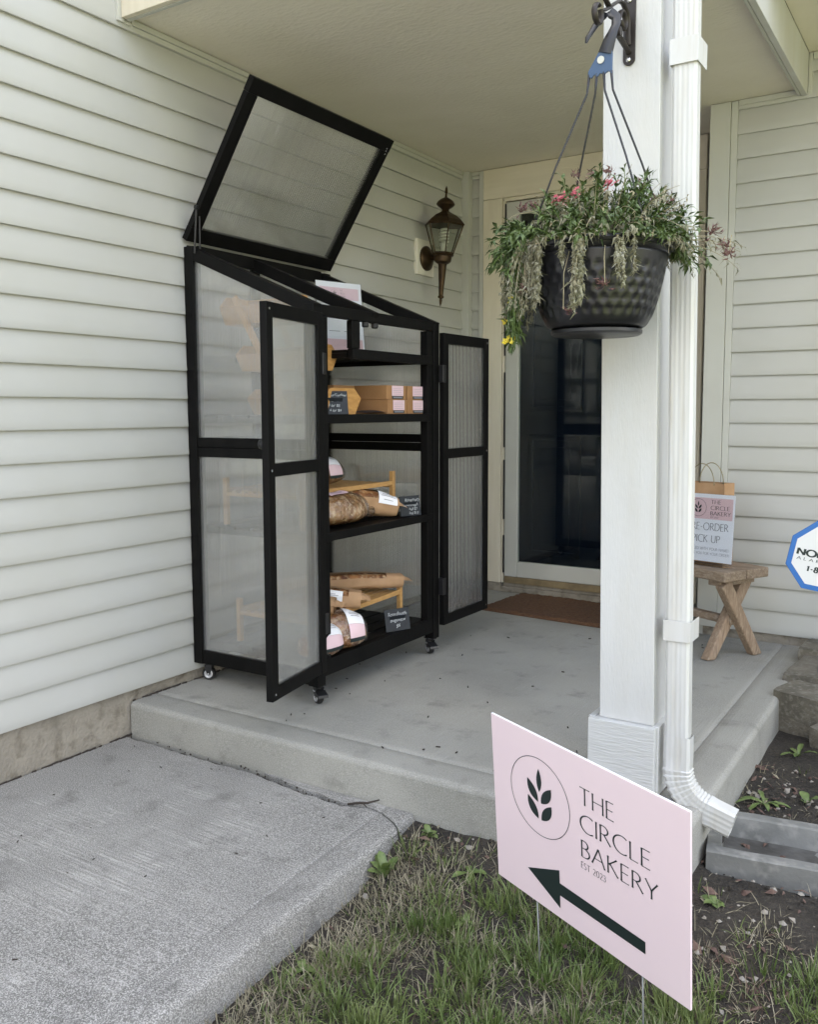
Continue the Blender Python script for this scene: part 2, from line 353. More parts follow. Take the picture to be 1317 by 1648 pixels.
def mb_rot(m, c, a):
    m.v = [rotz(p, c, a) for p in m.v]; return m
def mb_xf(m, f): m.v = [tuple(f(Vector(p))) for p in m.v]; return m

# ---- lettering: thin roman capitals drawn as strokes of varying width (cap height 1)
def _arc(cx, cy, ax, ay, a0, a1, n=14): return [(cx + ax * math.cos(R(a0 + (a1 - a0) * i / n)), cy + ay * math.sin(R(a0 + (a1 - a0) * i / n))) for i in range(n + 1)]
GL = {
 'A': (.78, [[(0, 0), (.39, 1)], [(.39, 1), (.78, 0)], [(.15, .36), (.63, .36)]]),
 'B': (.52, [[(.04, 0), (.04, 1)], [(.04, 1)] + _arc(.18, .77, .25, .23, 90, -90) + [(.04, .54)], [(.04, .54)] + _arc(.22, .27, .30, .27, 90, -90) + [(.04, 0)]]),
 'C': (.76, [_arc(.50, .5, .48, .52, 55, 305, 20)]),
 'D': (.76, [[(.04, 0), (.04, 1)], [(.04, 1)] + _arc(.25, .5, .50, .5, 90, -90, 18) + [(.04, 0)]]),
 'E': (.48, [[(.04, 0), (.04, 1)], [(.04, 1), (.47, 1)], [(.04, .53), (.42, .53)], [(.04, 0), (.48, 0)]]),
 'F': (.46, [[(.04, 0), (.04, 1)], [(.04, 1), (.46, 1)], [(.04, .52), (.40, .52)]]),
 'H': (.74, [[(.04, 0), (.04, 1)], [(.70, 0), (.70, 1)], [(.04, .53), (.70, .53)]]),
 'I': (.10, [[(.05, 0), (.05, 1)]]),
 'K': (.62, [[(.04, 0), (.04, 1)], [(.56, 1), (.08, .52)], [(.16, .58), (.62, 0)]]),
 'L': (.46, [[(.04, 0), (.04, 1)], [(.04, 0), (.46, 0)]]),
 'M': (.92, [[(.06, 0), (.14, 1)], [(.14, 1), (.46, .05)], [(.46, .05), (.78, 1)], [(.78, 1), (.88, 0)]]),
 'N': (.76, [[(.04, 0), (.04, 1)], [(.04, 1), (.72, 0)], [(.72, 0), (.72, 1)]]),
 'O': (.96, [_arc(.48, .5, .47, .52, 90, 450, 26)]),
 'P': (.54, [[(.04, 0), (.04, 1)], [(.04, 1)] + _arc(.22, .73, .30, .27, 90, -90) + [(.04, .46)]]),
 'R': (.60, [[(.04, 0), (.04, 1)], [(.04, 1)] + _arc(.20, .75, .27, .25, 90, -90) + [(.04, .50)], [(.24, .50), (.62, 0)]]),
 'S': (.46, [_arc(.24, .76, .20, .25, 40, 270, 12) + _arc(.22, .25, .23, .26, 90, -140, 12)]),
 'T': (.66, [[(0, 1), (.66, 1)], [(.33, 1), (.33, 0)]]),
 'U': (.70, [[(.04, 1), (.04, .32)] + _arc(.35, .30, .31, .32, 180, 360, 14) + [(.66, 1)]]),
 'W': (1.05, [[(0, 1), (.28, 0)], [(.28, 0), (.53, .95)], [(.53, .95), (.78, 0)], [(.78, 0), (1.05, 1)]]),
 'Y': (.66, [[(0, 1), (.33, .48)], [(.66, 1), (.33, .48)], [(.33, .48), (.33, 0)]]),
 '0': (.60, [_arc(.30, .5, .27, .5, 90, 450, 22)]), '1': (.30, [[(.02, .82), (.17, 1), (.17, 0)]]),
 '2': (.52, [_arc(.25, .74, .23, .26, 150, -20, 10) + [(.04, .02)], [(.04, 0), (.52, 0)]]),
 '3': (.50, [_arc(.22, .76, .21, .24, 140, -80, 10), _arc(.22, .26, .25, .27, 80, -150, 12)]),
 '8': (.52, [_arc(.26, .76, .19, .24, 90, 450, 16), _arc(.26, .26, .24, .27, 90, 450, 16)]),
 '-': (.34, [[(.03, .42), (.31, .42)]]), '!': (.10, [[(.05, .28), (.05, 1)], [(.05, 0), (.05, .08)]]),
 '(': (.22, [_arc(.30, .5, .25, .62, 120, 240, 8)]), ')': (.22, [_arc(-.08, .5, .25, .62, 60, -60, 8)]), ' ': (.30, []),
}
def text_w(t, gap): return sum(GL[c][0] + gap for c in t) - gap
def strokes(mb, t, h, o, ex, ey, thick=.095, thin=.055, gap=.16, mi=0, flare=.35, width=None):
    """lettering t with cap height h from baseline point o; ex, ey unit vectors of the surface; width squeezes to fit"""
    o = Vector(o); ex = Vector(ex); ey = Vector(ey); x = 0; sx = 1.0
    if width: sx = width / (text_w(t, gap) * h)
    for c in t:
        wd, sts = GL[c]
        for st in sts:
            pts = [Vector((p[0] + x, p[1], 0)) for p in st]; n = len(pts); b = len(mb.v)
            if n == 2 : pts = [pts[0].lerp(pts[1], q) for q in (0, .12, .5, .88, 1)]; n = 5
            for i, p in enumerate(pts):
                d = (pts[min(i + 1, n - 1)] - pts[max(i - 1, 0)]).normalized(); nn = Vector((-d.y, d.x, 0))
                vert = abs(d.y); wdt = thin + (thick - thin) * vert
                if n == 5: wdt *= (1 + flare, 1.0, .92, 1.0, 1 + flare)[i]
                for sg in (-1, 1):
                    q = p + nn * (sg * wdt / 2); mb.v.append(tuple(o + ex * (q.x * h * sx) + ey * (q.y * h)))
            for i in range(n - 1): mb.f.append((b + 2 * i, b + 2 * i + 1, b + 2 * i + 3, b + 2 * i + 2)); mb.m.append(mi)
        x += wd + gap
    return mb
def _bez(p0, p1, p2, n=8): return [((1 - t) ** 2 * p0[0] + 2 * t * (1 - t) * p1[0] + t * t * p2[0], (1 - t) ** 2 * p0[1] + 2 * t * (1 - t) * p1[1] + t * t * p2[1]) for t in [i / n for i in range(n + 1)]]
def wheat(mb, c, r, o, ex, ey, mi=0, ring=True, rw=.012):
    """ring with a five-leaved ear inside; c centre, r ring radius, in surface units along ex, ey"""
    o = Vector(o); ex = Vector(ex); ey = Vector(ey)
    def leaf(poly):
        b = len(mb.v); mb.v += [tuple(o + ex * (c[0] + p[0] * r) + ey * (c[1] + p[1] * r)) for p in poly]; mb.f.append(tuple(range(b, b + len(poly)))); mb.m.append(mi)
    leaf(_bez((0, .14), (-.17, .40), (0, .74)) + _bez((0, .74), (.17, .40), (0, .14))[1:-1])
    for y in (0, -.44):
        for s in (-1, 1):
            P = _bez((.05, -.14 + y), (.02, .20 + y), (.40, .36 + y)) + _bez((.40, .36 + y), (.46, -.06 + y), (.05, -.14 + y))[1:-1]
            leaf([(p[0] * s, p[1]) for p in P][::s])
    if ring:
        n = 56; b = len(mb.v)
        for i in range(n):
            a = 2 * math.pi * i / n
            for q in (1 - rw, 1 + rw): mb.v.append(tuple(o + ex * (c[0] + q * r * math.cos(a)) + ey * (c[1] + q * r * math.sin(a))))
        for i in range(n): j = (i + 1) % n; mb.f.append((b + 2 * i, b + 2 * i + 1, b + 2 * j + 1, b + 2 * j)); mb.m.append(mi)
    return mb
def chalk(lines, o, ex, ey, name, parent, shear=.25, m='chalk'):
    """handwriting: lines of (text, size, x, y) laid on the surface frame"""
    mb = MB(); o = Vector(o); ex = Vector(ex); ey = Vector(ey)
    for t, sz, x, y in lines:
        cu = bpy.data.curves.new('tmp', 'FONT'); cu.body = t; cu.size = sz; cu.shear = shear; cu.resolution_u = 2; cu.align_x = 'CENTER'; cu.offset = -sz * .004
        ob = bpy.data.objects.new('tmp', cu); me = ob.to_mesh()
        b = len(mb.v)
        for v in me.vertices: mb.v.append(tuple(o + ex * (x + v.co.x) + ey * (y + v.co.y + .0015 * math.sin(v.co.x * 260))))
        for p in me.polygons: mb.f.append(tuple(b + i for i in p.vertices)); mb.m.append(0)
        ob.to_mesh_clear(); bpy.data.objects.remove(ob); bpy.data.curves.remove(cu)
    return mb.build(name, m, parent)

# ================================================================== GROUND, PORCH, WALK
E_ = .1016; ZB = .042; YD = 2.243; YR = 1.8407; ZC = 2.318
zk = lambda k: ZB + (21 - k) * E_
def sm(a, b, x): t = min(1, max(0, (x - a) / (b - a))); return t * t * (3 - 2 * t)
def gz(x, y):
    """height of the soil"""
    n = mnoise.noise(Vector((x * 2.3, y * 2.3, 0))) * .014 + mnoise.noise(Vector((x * 9, y * 9, 3))) * .007 + mnoise.noise(Vector((x * 31, y * 31, 5))) * .0035
    d = max(abs(x - 1.6), abs(y) * .5)
    z = -.205 + .062 * sm(-.55, -.2, y) + .012 * sm(1.4, 1.9, x) * sm(-.4, 0, y)
    z += .03 * sm(.5, 1.6, y) * sm(1.9, 2.3, x)
    z -= .06 * sm(1.93, 1.97, x) * sm(-.03, .02, y) * sm(.30, .24, y)
    far = sm(3.5, 9, math.hypot(x - 1.5, y + .5))
    return z * (1 - far) + (-.24) * far + n * (1 - far)
xs = [-90, -60, -40, -25, -15, -9, -5, -2, 0, .6, 1.0] + list(np.arange(1.1, 3.0, .02)) + [3.2, 3.6, 4.2, 5, 6, 8, 11, 15, 25, 40, 60, 90]
ys = [-90, -60, -40, -25, -16, -11, -8, -6, -4.5, -3.4, -2.6] + list(np.arange(-2.0, .6, .02)) + list(np.arange(.6, 1.9, .05)) + [2.4, 4, 8, 15, 30, 60, 90]
m = MB(); m.grid([(x, y, gz(x, y)) for x in xs for y in ys], len(xs), len(ys))
m.f = [f[::-1] for f in m.f]
g = m.build('ground', 'soil', smooth=True); tag(g, kind='structure')

def rnd(d, r): return 0 if d >= r else -(r - math.sqrt(max(0, r * r - (r - d) ** 2)))
PX, PY = 1.922, -.186        # outer faces of the slab
def porch_z(x, y):
    z = min(rnd(y - PY, .018), rnd(PX - x, .018))
    gr = 0
    for d in (abs(y + .066), abs(x - 1.802)):
        if d < .006: gr = max(gr, 1 - d / .006)
    return z - .004 * gr + mnoise.noise(Vector((x * 1.7, y * 1.7, 9))) * .0012
fr = [0, .001, .0035, .0075, .012, .018]
ys = [PY + a for a in fr] + [-.13, -.10, -.072, -.0675, -.066, -.0645, -.060] + list(np.linspace(-.03, YD + .03, 46))
xs = list(np.linspace(.008, 1.78, 40)) + [1.796, 1.8005, 1.802, 1.8035, 1.808, 1.84, 1.87] + [PX - a for a in fr[::-1]]
m = MB(); m.grid([(x, y, porch_z(x, y)) for x in xs for y in ys], len(xs), len(ys)); m.f = [f[::-1] for f in m.f]
wob = lambda t: mnoise.noise(Vector((t * 3, 7, 1))) * .004
front = [(x, PY, porch_z(x, PY)) for x in xs]; side = [(PX, y, porch_z(PX, y)) for y in ys]
P = []
for p in front:
    for z in (p[2], -.06, -.11, -.16, -.45): P.append((p[0], PY + (wob(p[0] + z) if z < -.03 else 0), z))
m.grid(P, len(front), 5); P = []
for p in side:
    for z in (p[2], -.06, -.12, -.45): P.append((PX, p[1], z))
m.grid(P, len(side), 4)
po = m.build('porch_floor', 'porch', smooth=False, autosm=50); tag(po, kind='structure')

crk = [(-.01, -.186), (.12, -.188), (.24, -.190), (.30, -.193), (.37, -.190), (.45, -.194), (.521, -.190), (.60, -.189), (.64, -.196), (.67, -.206), (.70, -.203), (.74, -.213), (.779, -.217), (.83, -.226), (.87, -.222), (.92, -.233), (.985, -.238), (1.02, -.228), (1.058, -.222), (1.08, -.228), (1.101, -.227), (1.12, -.240), (1.146, -.253), (1.16, -.262), (1.189, -.280), (1.23, -.338)]
def crack_y(x):
    for (x0, y0), (x1, y1) in zip(crk, crk[1:]):
        if x0 <= x <= x1: y = y0 + (y1 - y0) * (x - x0) / (x1 - x0); break
    else: y = crk[-1][1]
    return y + mnoise.noise(Vector((x * 60, 2, 4))) * .004 + mnoise.noise(Vector((x * 22, 5, 4))) * .004
def walk_edge(y): return 1.184 - .046 * (y + .2) + mnoise.noise(Vector((y * 3, 1, 8))) * .004
WT = -.118
def walk_pt(u, y):
    """u 0..1 across, last columns round over"""
    x = u * walk_edge(y); d = walk_edge(y) - x
    z = WT + rnd(max(d, 0), .018) - .004 * max(0, 1 - abs(d - .095) / .006) + mnoise.noise(Vector((x * 1.3, y * 1.3, 4))) * .002 + .006 * sm(-.5, -3, -abs(y))
    return (x, y, z)
us = list(np.linspace(.006, .91, 70)) + [.9165, .9205, .925, .94, .955, .97, .976, .982, .988, .993, .997, .9995, 1]
def slab(y_of, nt, name, us=us):
    P = []
    for u in us:
        for t in range(nt):
            y = y_of(u, t / (nt - 1)); P.append(walk_pt(u, y))
    m = MB(); m.grid(P, len(us), nt); m.f = [f[::-1] for f in m.f]
    for e in (0, nt - 1):                              # end faces
        row = [P[i * nt + e] for i in range(len(us))]; m.grid([q for p in row for q in (p, (p[0], p[1], -.32))], len(us), 2)
    row = [P[(len(us) - 1) * nt + j] for j in range(nt)]
    m.grid([q for p in row for q in (p, (p[0] + .006, p[1], -.16), (p[0] + .002, p[1], -.32))], nt, 3)
    o = m.build(name, 'walk', autosm=50); return tag(o, kind='structure')
slab(lambda u, t: -4.6 + (crack_y(u * 1.19) - .004 - .020 * sm(1.12, .85, u * 1.19) - .006 * sm(1.1, .9, u * 1.19) * mnoise.noise(Vector((u * 30, 3, 3))) + 4.6) * (1 - (1 - t) ** 2), 60, 'walkway')
slab(lambda u, t: crack_y(u * 1.19) + .0035 + (PY - .002 - crack_y(u * 1.19) - .0035) * t, 4, 'walkway_edge_strip', [q for q in us if q > .53])

# unseen street, plus slab and lawn sheets added to bounce light into the porch
m = MB(); m.box(-90, -22, -.26, 90, -14.5, -.225); tag(m.build('street', 'asphalt'), kind='structure')

m = MB(); m.box(-7, -14.2, -.26, 7, -4.3, -.175); tag(m.build('bounce_driveway', 'walk'), kind='structure')  # unseen slab added to throw sunlight up to the ceiling
MT['lawn'] = mat('mown_lawn', (.13, .16, .05), .8, (.17, .19, .075), 2, .5, 1, 60, .03)
m = MB(); m.box(3.3, -4.25, -.28, 30, 1.6, -.185); m.box(-40, -22, -.26, -7.1, -4.9, -.19); m.box(7.1, -14.2, -.26, 40, -4.9, -.19); tag(m.build('lawn', 'lawn'), kind='structure')  # unseen grass sheets added to brighten the bounced light

# ================================================================== SIDING WALLS
def board(m, L, E=E_, along='y', flip=1):
    """one clapboard: bottom stands proud, top tucks under the next; runs along 'y' (facing +x) or 'x' (facing -y)"""
    prof = [(.001, .001), (.0155, .0), (.0165, .0035), (.0145, .03), (.0092, .068), (.0026, E + .002), (0, E + .002)]
    n = max(2, int(L / .35)); P = []
    for d, z in prof:
        for i in range(n + 1):
            t = L * i / n; wv = .0011 * mnoise.noise(Vector((t * 1.6, z * 4, L))) if .0 < z < .09 else 0
            P.append((d + wv, t, z) if along == 'y' else (t, -d - wv, z))
    m.grid(P, len(prof), n + 1)
    if along == 'y': m.f = [f[::-1] for f in m.f]
    if along == 'y': m.f = m.f
    return m
def boards(wall, ks, L, base, along):
    m = board(MB(), L, along=along); m.v = [(p[0] + base[0], p[1] + base[1], p[2] + zk(ks[0])) for p in m.v]
    o = m.build('siding_board', 'siding', wall, autosm=35, loc=(base[0], base[1], zk(ks[0])))
    for k in ks[1:]:
        c = copy_obj(o, (0, 0, zk(k) - zk(ks[0])), wall)
        c.rotation_euler = (0, 0, 0)
        c.location.x += random.uniform(-.0006, .0006) * (along == 'y'); c.location.y += random.uniform(-.0006, .0006) * (along == 'x')
lw = thing('siding_wall', (0, 1, 0), 'long beige horizontal siding wall with concrete footing behind the black cabinet and lantern', 'wall', 'siding walls')
boards(lw, list(range(21, -13, -1)), 6.735, (0, -4.5, 0), 'y')
MB().box(-.16, -4.5, -.45, -.002, YD, ZB + 3.46 + .1).build('wall_core', 'trim', lw)
MB().box(-.01, -4.5, -.45, .0, YD, ZB + .012).build('footing', 'found', lw)
MB().box(0, YD - .052, ZB, .052, YD - .003, ZC - .002).build('corner_trim', 'trim', lw, bevel=.003)
m = MB(); m.box(.001, -.1, 2.296, .0235, YD - .053, ZC - .003); m.box(.001, -.1, 2.2775, .018, YD - .053, 2.2945); m.build('edge_trim', 'trim', lw, bevel=.002)
m = MB(); m.box(0, -.163, 2.291, .026, -.134, 2.95); m.box(0, -.134, 2.291, .022, -.1015, 2.3005); m.build('edge_trim', 'trim', lw, bevel=.002)

rw_ = thing('siding_wall', (2.5, YR, 0), 'grey beige horizontal siding wall behind the wooden bench and the octagonal sign', 'wall', 'siding walls')
boards(rw_, list(range(21, -3, -1)), 3.6, (1.552, YR, 0), 'x')
MB().box(1.44, YR + .002, -.45, 5.2, YR + .15, 2.9).build('wall_core', 'trim', rw_)
MB().box(1.46, YR - .003, -.45, 5.2, YR, ZB + .012).build('footing', 'found', rw_)
m = MB(); m.box(1.437, YR - .022, ZB + .001, 1.522, YR + .001, ZC - .003); m.box(1.524, YR - .016, ZB + .001, 1.551, YR + .001, ZC - .003); m.box(1.437, YR + .002, ZB, 1.4395, YD - .02, ZC - .003); m.build('corner_trim', 'trim', rw_, bevel=.003)
m = MB(); m.box(1.555, YR - .021, 2.294, 1.815, YR + .001, ZC - .003); m.box(1.555, YR - .017, 2.2775, 1.815, YR + .001, 2.2925); m.box(1.822, YR - .018, 2.285, 1.838, YR + .001, 2.45)
m.box(1.84, YR - .02, 2.425, 5.1, YR + .001, 2.452); m.build('edge_trim', 'trim', rw_, bevel=.002)

bw = thing('siding_wall', (.08, YD, 0), 'narrow strip of siding in the inner corner beside the cream door casing', 'wall', 'siding walls')
boards(bw, list(range(21, -1, -1)), .048, (.053, YD, 0), 'x')
MB().box(-.02, YD + .001, -.1, .13, YD + .14, 2.6).build('wall_core', 'trim', bw)
MB().box(.1015, YD - .021, ZB, .127, YD, ZC - .003).build('edge_trim', 'trim', bw, bevel=.003)
m = MB(); m.box(.054, YD - .020, 2.296, .1005, YD, ZC - .003); m.box(.054, YD - .016, 2.278, .1005, YD, 2.2945); m.build('edge_trim', 'trim', bw, bevel=.002)

# ================================================================== PORCH ROOF AND EAVES
pr = thing('porch_roof', (.9, .9, ZC), 'flat tan textured porch ceiling edged with pale fascia boards above the cabinet and door', 'roof')
P = []
xs = np.linspace(.0, 1.81, 30); ys = np.linspace(-.128, YD + .1, 40)
m = MB(); m.grid([(x, y, ZC) for x in xs for y in ys], 30, 40); m.box(0, -.10, ZC + .06, 1.80, YD + .1, ZC + .08); m.build('ceiling', 'stucco', pr)
m = MB(); m.box(.028, -.150, 2.302, 1.80, -.129, 2.62); m.build('fascia_board', 'cream', pr, bevel=.002)
m = MB(); m.box(.028, -.1285, 2.300, 1.79, -.1265 + .012, 2.3165); m.build('fascia_lip', 'trim', pr)
m = MB(); m.box(1.80, -.150, 2.286, 1.822, YR - .02, 2.456); m.build('fascia_board', 'post', pr, bevel=.002)
m = MB(); m.box(1.786, -.10, 2.2875, 1.7985, YR - .024, 2.3165); m.build('fascia_lip', 'trim', pr, bevel=.002)
m = MB(); m.box(0, -.16, 2.63, 1.9, YD + .1, 2.66); m.build('roof_deck', 'roof', pr)
ev = thing('eave', (3, 1.5, 2.455), 'tan soffit of the higher eave over the right siding wall', 'eave')
m = MB(); m.box(1.823, 1.0, 2.456, 5.2, YR + .1, 2.472); m.build('soffit', 'stucco', ev)
m = MB(); m.box(1.823, .98, 2.44, 5.2, .998, 2.60); m.build('fascia_board', 'cream', ev, bevel=.002)
# unseen house body and roofs, added to block the sun from the porch
hb = thing('house_shade_roof', (-3, 0, 3.5), 'unseen dark roof over the house wing, added to shade the porch', 'roof')
m = MB(); m.prism([(.45, 3.48), (-3.4, 5.3), (-7.2, 3.48)], (0, -4.9, 0), (1, 0, 0), (0, 0, 1), -13); m.build('wing_shade_roof', 'roof', hb)
m = MB(); m.prism([(.98, 2.60), (5.5, 4.6), (10, 2.60)], (5.2, 0, 0), (0, 1, 0), (0, 0, 1), -5.2); m.build('main_shade_roof', 'roof', hb)
m = MB(); m.box(-7, -4.6, -.4, -.17, 8, 3.478); m.box(0, YD + .4, -.4, 5.2, 8, 2.6); m.build('body', 'trim', hb)

# ================================================================== DOOR
CY = YD - .024
dc = thing('door_casing', (.7, YD, 0), 'cream wood grained casing and header boards around the front door', 'door frame')
MB().box(.1285, CY, .05, .2435, YD, 2.154).build('side_casing', 'cream', dc, bevel=.003)
MB().box(1.205, CY, .05, 1.325, YD, 2.154).build('side_casing', 'cream', dc, bevel=.003)
MB().box(.1285, CY, 2.1555, 1.325, YD, ZC - .003).build('header_board', 'creamh', dc, bevel=.003)
m = MB(); m.box(.245, CY + .004, .05, .262, YD + .1, 2.150); m.box(1.185, CY + .004, .05, 1.2035, YD + .1, 2.150); m.box(.245, CY + .004, 2.134, 1.2035, YD + .1, 2.1545); m.build('brick_mould', 'cream', dc, bevel=.004)
m = MB(); m.box(.25, CY - .004, .001, 1.21, YD + .12, .034); m.box(.262, CY + .006, .034, 1.2, YD + .12, .052); m.build('threshold', 'found', dc, bevel=.004)
MB().box(.130, CY + .004, .001, .248, YD, .048).build('sill_block', 'found', dc)
sdr = thing('storm_door', (.72, YD, .1), 'white framed full glass storm door behind the hanging basket', 'door')
X0, X1, Z0, Z1 = .268, 1.18, .09, 2.128
SY0, SY1 = CY + .002, CY + .036
MB().box(X0, SY0, Z0, .346, SY1, Z1).build('stile', 'trim', sdr, bevel=.004)
MB().box(1.10, SY0, Z0, X1, SY1, Z1).build('stile', 'trim', sdr, bevel=.004)
MB().box(.347, SY0 + .001, 2.062, 1.099, SY1, Z1).build('top_rail', 'trim', sdr, bevel=.004)
MB().box(.347, SY0 + .001, Z0, 1.099, SY1, .176).build('bottom_rail', 'trim', sdr, bevel=.004)
m = MB(); m.box(X0 + .004, SY0 - .004, .053, X1 - .004, SY1, .089); m.build('bottom_sweep', 'sill', sdr, bevel=.002)
MB().box(.340, SY0 + .014, .17, 1.106, SY0 + .018, 2.07).build('glass', 'glass', sdr)
m = MB()
for a, b in ((.06, .30), (.36, .72), (.76, 1.2), (1.26, 1.60), (1.66, 2.1)): m.box(.2625, SY0 - .006, a + .05, .2675, SY0 + .006, b + .02)
m.build('hinge', 'blackm', sdr)
m = MB(); m.box(1.105, SY0 - .03, 1.0, 1.13, SY0, 1.14); m.build('handle', 'blackm', sdr, bevel=.006)
fd = thing('front_door', (.72, YD + .1, .05), 'dark navy panelled front door seen through the storm door glass', 'door')
FY = YD + .085
MB().box(.263, FY, .053, 1.186, FY + .04, 2.132).build('door_slab', 'navy', fd)
for px0, px1 in ((.38, .66), (.78, 1.06)):
    for pz0, pz1 in ((.22, .86), (1.02, 1.62), (1.74, 1.98)):
        m = MB()
        for (a, b) in (((px0, pz0), (px1, pz0)), ((px1, pz0), (px1, pz1)), ((px1, pz1), (px0, pz1)), ((px0, pz1), (px0, pz0))):
            m.bar((a[0], FY - .004, a[1]), (b[0], FY - .004, b[1]), .026, .014, (0, -1, 0), ex=.013)
        m.box(px0 + .05, FY - .008, pz0 + .05, px1 - .05, FY + .001, pz1 - .05)
        m.build('raised_panel', 'navy', fd, bevel=.003)
db = MB().box(1.262, CY - .026, 1.075, 1.300, CY - .0005, 1.185).build('doorbell', 'blackm', bevel=.006)
tag(db, 'small black doorbell box on the cream casing right of the post', 'doorbell')
# doormat: a curled coir slab with fuzzy top
m = MB(); nx, ny = 60, 36; P = []
c0 = (.36, 1.74); ang = R(-4)
for i in range(nx):
    for j in range(ny):
        x = i / (nx - 1) * .80; y = j / (ny - 1) * .46
        e = min(x, .80 - x, y, .46 - y); z = .006 + .008 * min(1, e / .012) + random.uniform(0, .004) + .004 * mnoise.noise(Vector((x * 5, y * 5, 0)))
        P.append((c0[0] + x * math.cos(ang) - y * math.sin(ang), c0[1] + x * math.sin(ang) + y * math.cos(ang), z if e > 0 else .001))
m.grid(P, nx, ny); m.f = [f[::-1] for f in m.f]
dm = m.build('doormat', 'mat'); tag(dm, 'plain brown coir doormat on the concrete in front of the door', 'doormat')

# ================================================================== POST AND DOWNSPOUT
lean = lambda p: Vector((p.x - .0118 * max(0, p.z), p.y, p.z))
pp = thing('porch_post', (1.71, .1, 0), 'white square porch post with boxed base holding the hanging basket', 'post')
m = MB(); m.box(1.646, .018, .19, 1.793, .032, ZC + .02)
mb_xf(m, lean).build('face_board', 'post', pp, bevel=.002)
for bx0, bx1 in ((1.7805, 1.793), (1.646, 1.659)): mb_xf(MB().box(bx0, .0325, .19, bx1, .160, ZC + .02), lean).build('side_board', 'post', pp, bevel=.0015)
m = MB(); m.box(1.66, .147, .19, 1.78, .160, ZC + .02); mb_xf(m, lean).build('back_board', 'post', pp)
m = MB(); m.box(1.62, -.006, .002, 1.801, .012, .1905); m.build('base_front_board', 'base', pp, bevel=.002)
for bx0, bx1 in ((1.7875, 1.806), (1.615, 1.633)): MB().box(bx0, .0135, .002, bx1, .185, .1905).build('base_side_board', 'base', pp, bevel=.002)
m = MB(); m.box(1.634, .014, .18, 1.787, .17, .1895); m.build('base_cap', 'base', pp)

ds = thing('downspout', (1.856, .04, .1), 'white ribbed metal downspout with curved elbow beside the porch post', 'downspout')
def ds_sec(w_, d_, ribs=True):
    """closed outline (a across, b deep) with fluted broad faces"""
    pts = []; n = 18
    for sgn in (-1, 1):
        seq = range(n + 1) if sgn < 0 else range(n, -1, -1)
        for i in seq:
            a = -w_ / 2 + w_ * i / n; e = min(1, (w_ / 2 - abs(a)) / .008)
            pts.append((a, sgn * (d_ / 2 - .006 * (1 - e) - (.0013 * (.5 + .5 * math.cos(i * 2 * math.pi / 3.6)) if ribs and e >= 1 else 0))))
    return pts
sec = ds_sec(.060, .042)
def sweep_sec(m, frames, sec):
    b = len(m.v); n = len(sec)
    for (o, ea, eb, sc) in frames:
        for a, q in sec: m.v.append(tuple(Vector(o) + Vector(ea) * (a * sc) + Vector(eb) * (q * sc)))
    for i in range(len(frames) - 1):
        for j in range(n): m.f.append((b + i * n + j, b + i * n + (j + 1) % n, b + (i + 1) * n + (j + 1) % n, b + (i + 1) * n + j)); m.m.append(0)
    return m
cx, cy = 1.8525, .036
m = sweep_sec(MB(), [((cx - .0125 * z, cy, z), (1, 0, 0), (0, 1, 0), 1) for z in (.14, .6, 1.2, 1.9, 2.45)], sec); m.build('pipe', 'gutter', ds, autosm=30)
frames = []; r0 = .102; pc = (cx + r0, .088)
prev = [((cx, cy, .175), (1, 0, 0), (0, 1, 0), 1.10), ((cx, cy, .125), (1, 0, 0), (0, 1, 0), 1.14)]
frames += prev; n = 9
for i in range(n + 1):
    a = R(72) * i / n
    for q, (da, sc) in enumerate(((0, 1.10), (.05, 1.20))):
        aa = a + da * .8
        o = (pc[0] - r0 * math.cos(aa) * 1.0, cy, pc[1] - r0 * math.sin(aa)); frames.append((o, (math.cos(aa), 0, math.sin(aa)), (0, 1, 0), sc))
o = frames[-1][0]; dv = Vector((math.sin(R(74)), 0, -math.cos(R(74)))); ea = (math.cos(R(74)), 0, math.sin(R(74)))
for t in (.02, .07): frames.append((tuple(Vector(o) + dv * t), ea, (0, 1, 0), 1.14))
for t in (.07, .03): frames.append((tuple(Vector(o) + dv * t), ea, (0, 1, 0), 1.08))
sweep_sec(MB(), frames, sec).build('elbow', 'gutter', ds, autosm=30)
def strap_(z0, z1):
    m = MB(); x = cx - .0125 * z0
    for (a, b, c, d) in ((-.0345, -.0265, .0345, -.0245), (-.0345, -.0245, -.0325, .055), (.0325, -.0245, .0345, .055)): m.box(x + a, cy + b, z0, x + c, cy + d, z1)
    m.box(x - .0335, cy - .0235, z0 + .0005, x + .0335, cy - .0230, z1 - .0005)
    return m.build('strap', 'gutter', ds, bevel=.002)
strap_(.425, .478); strap_(1.845, 1.905)

# ================================================================== BLACK CABINET
CX0, CX1, CY0, CY1 = .014, .607, .112, .928
cab = thing('greenhouse_cabinet', (.31, .52, 0), 'tall black framed cabinet with ribbed clear panels, its lid raised and both doors open', 'cabinet')
pw = .043
for px in (CX0, CX1 - pw):
    for py in (CY0, CY1 - pw):
        top = 1.604 if px < .1 else 1.366
        MB().box(px, py, .07, px + pw, py + pw, top).build('post', 'black', cab, bevel=.0015)
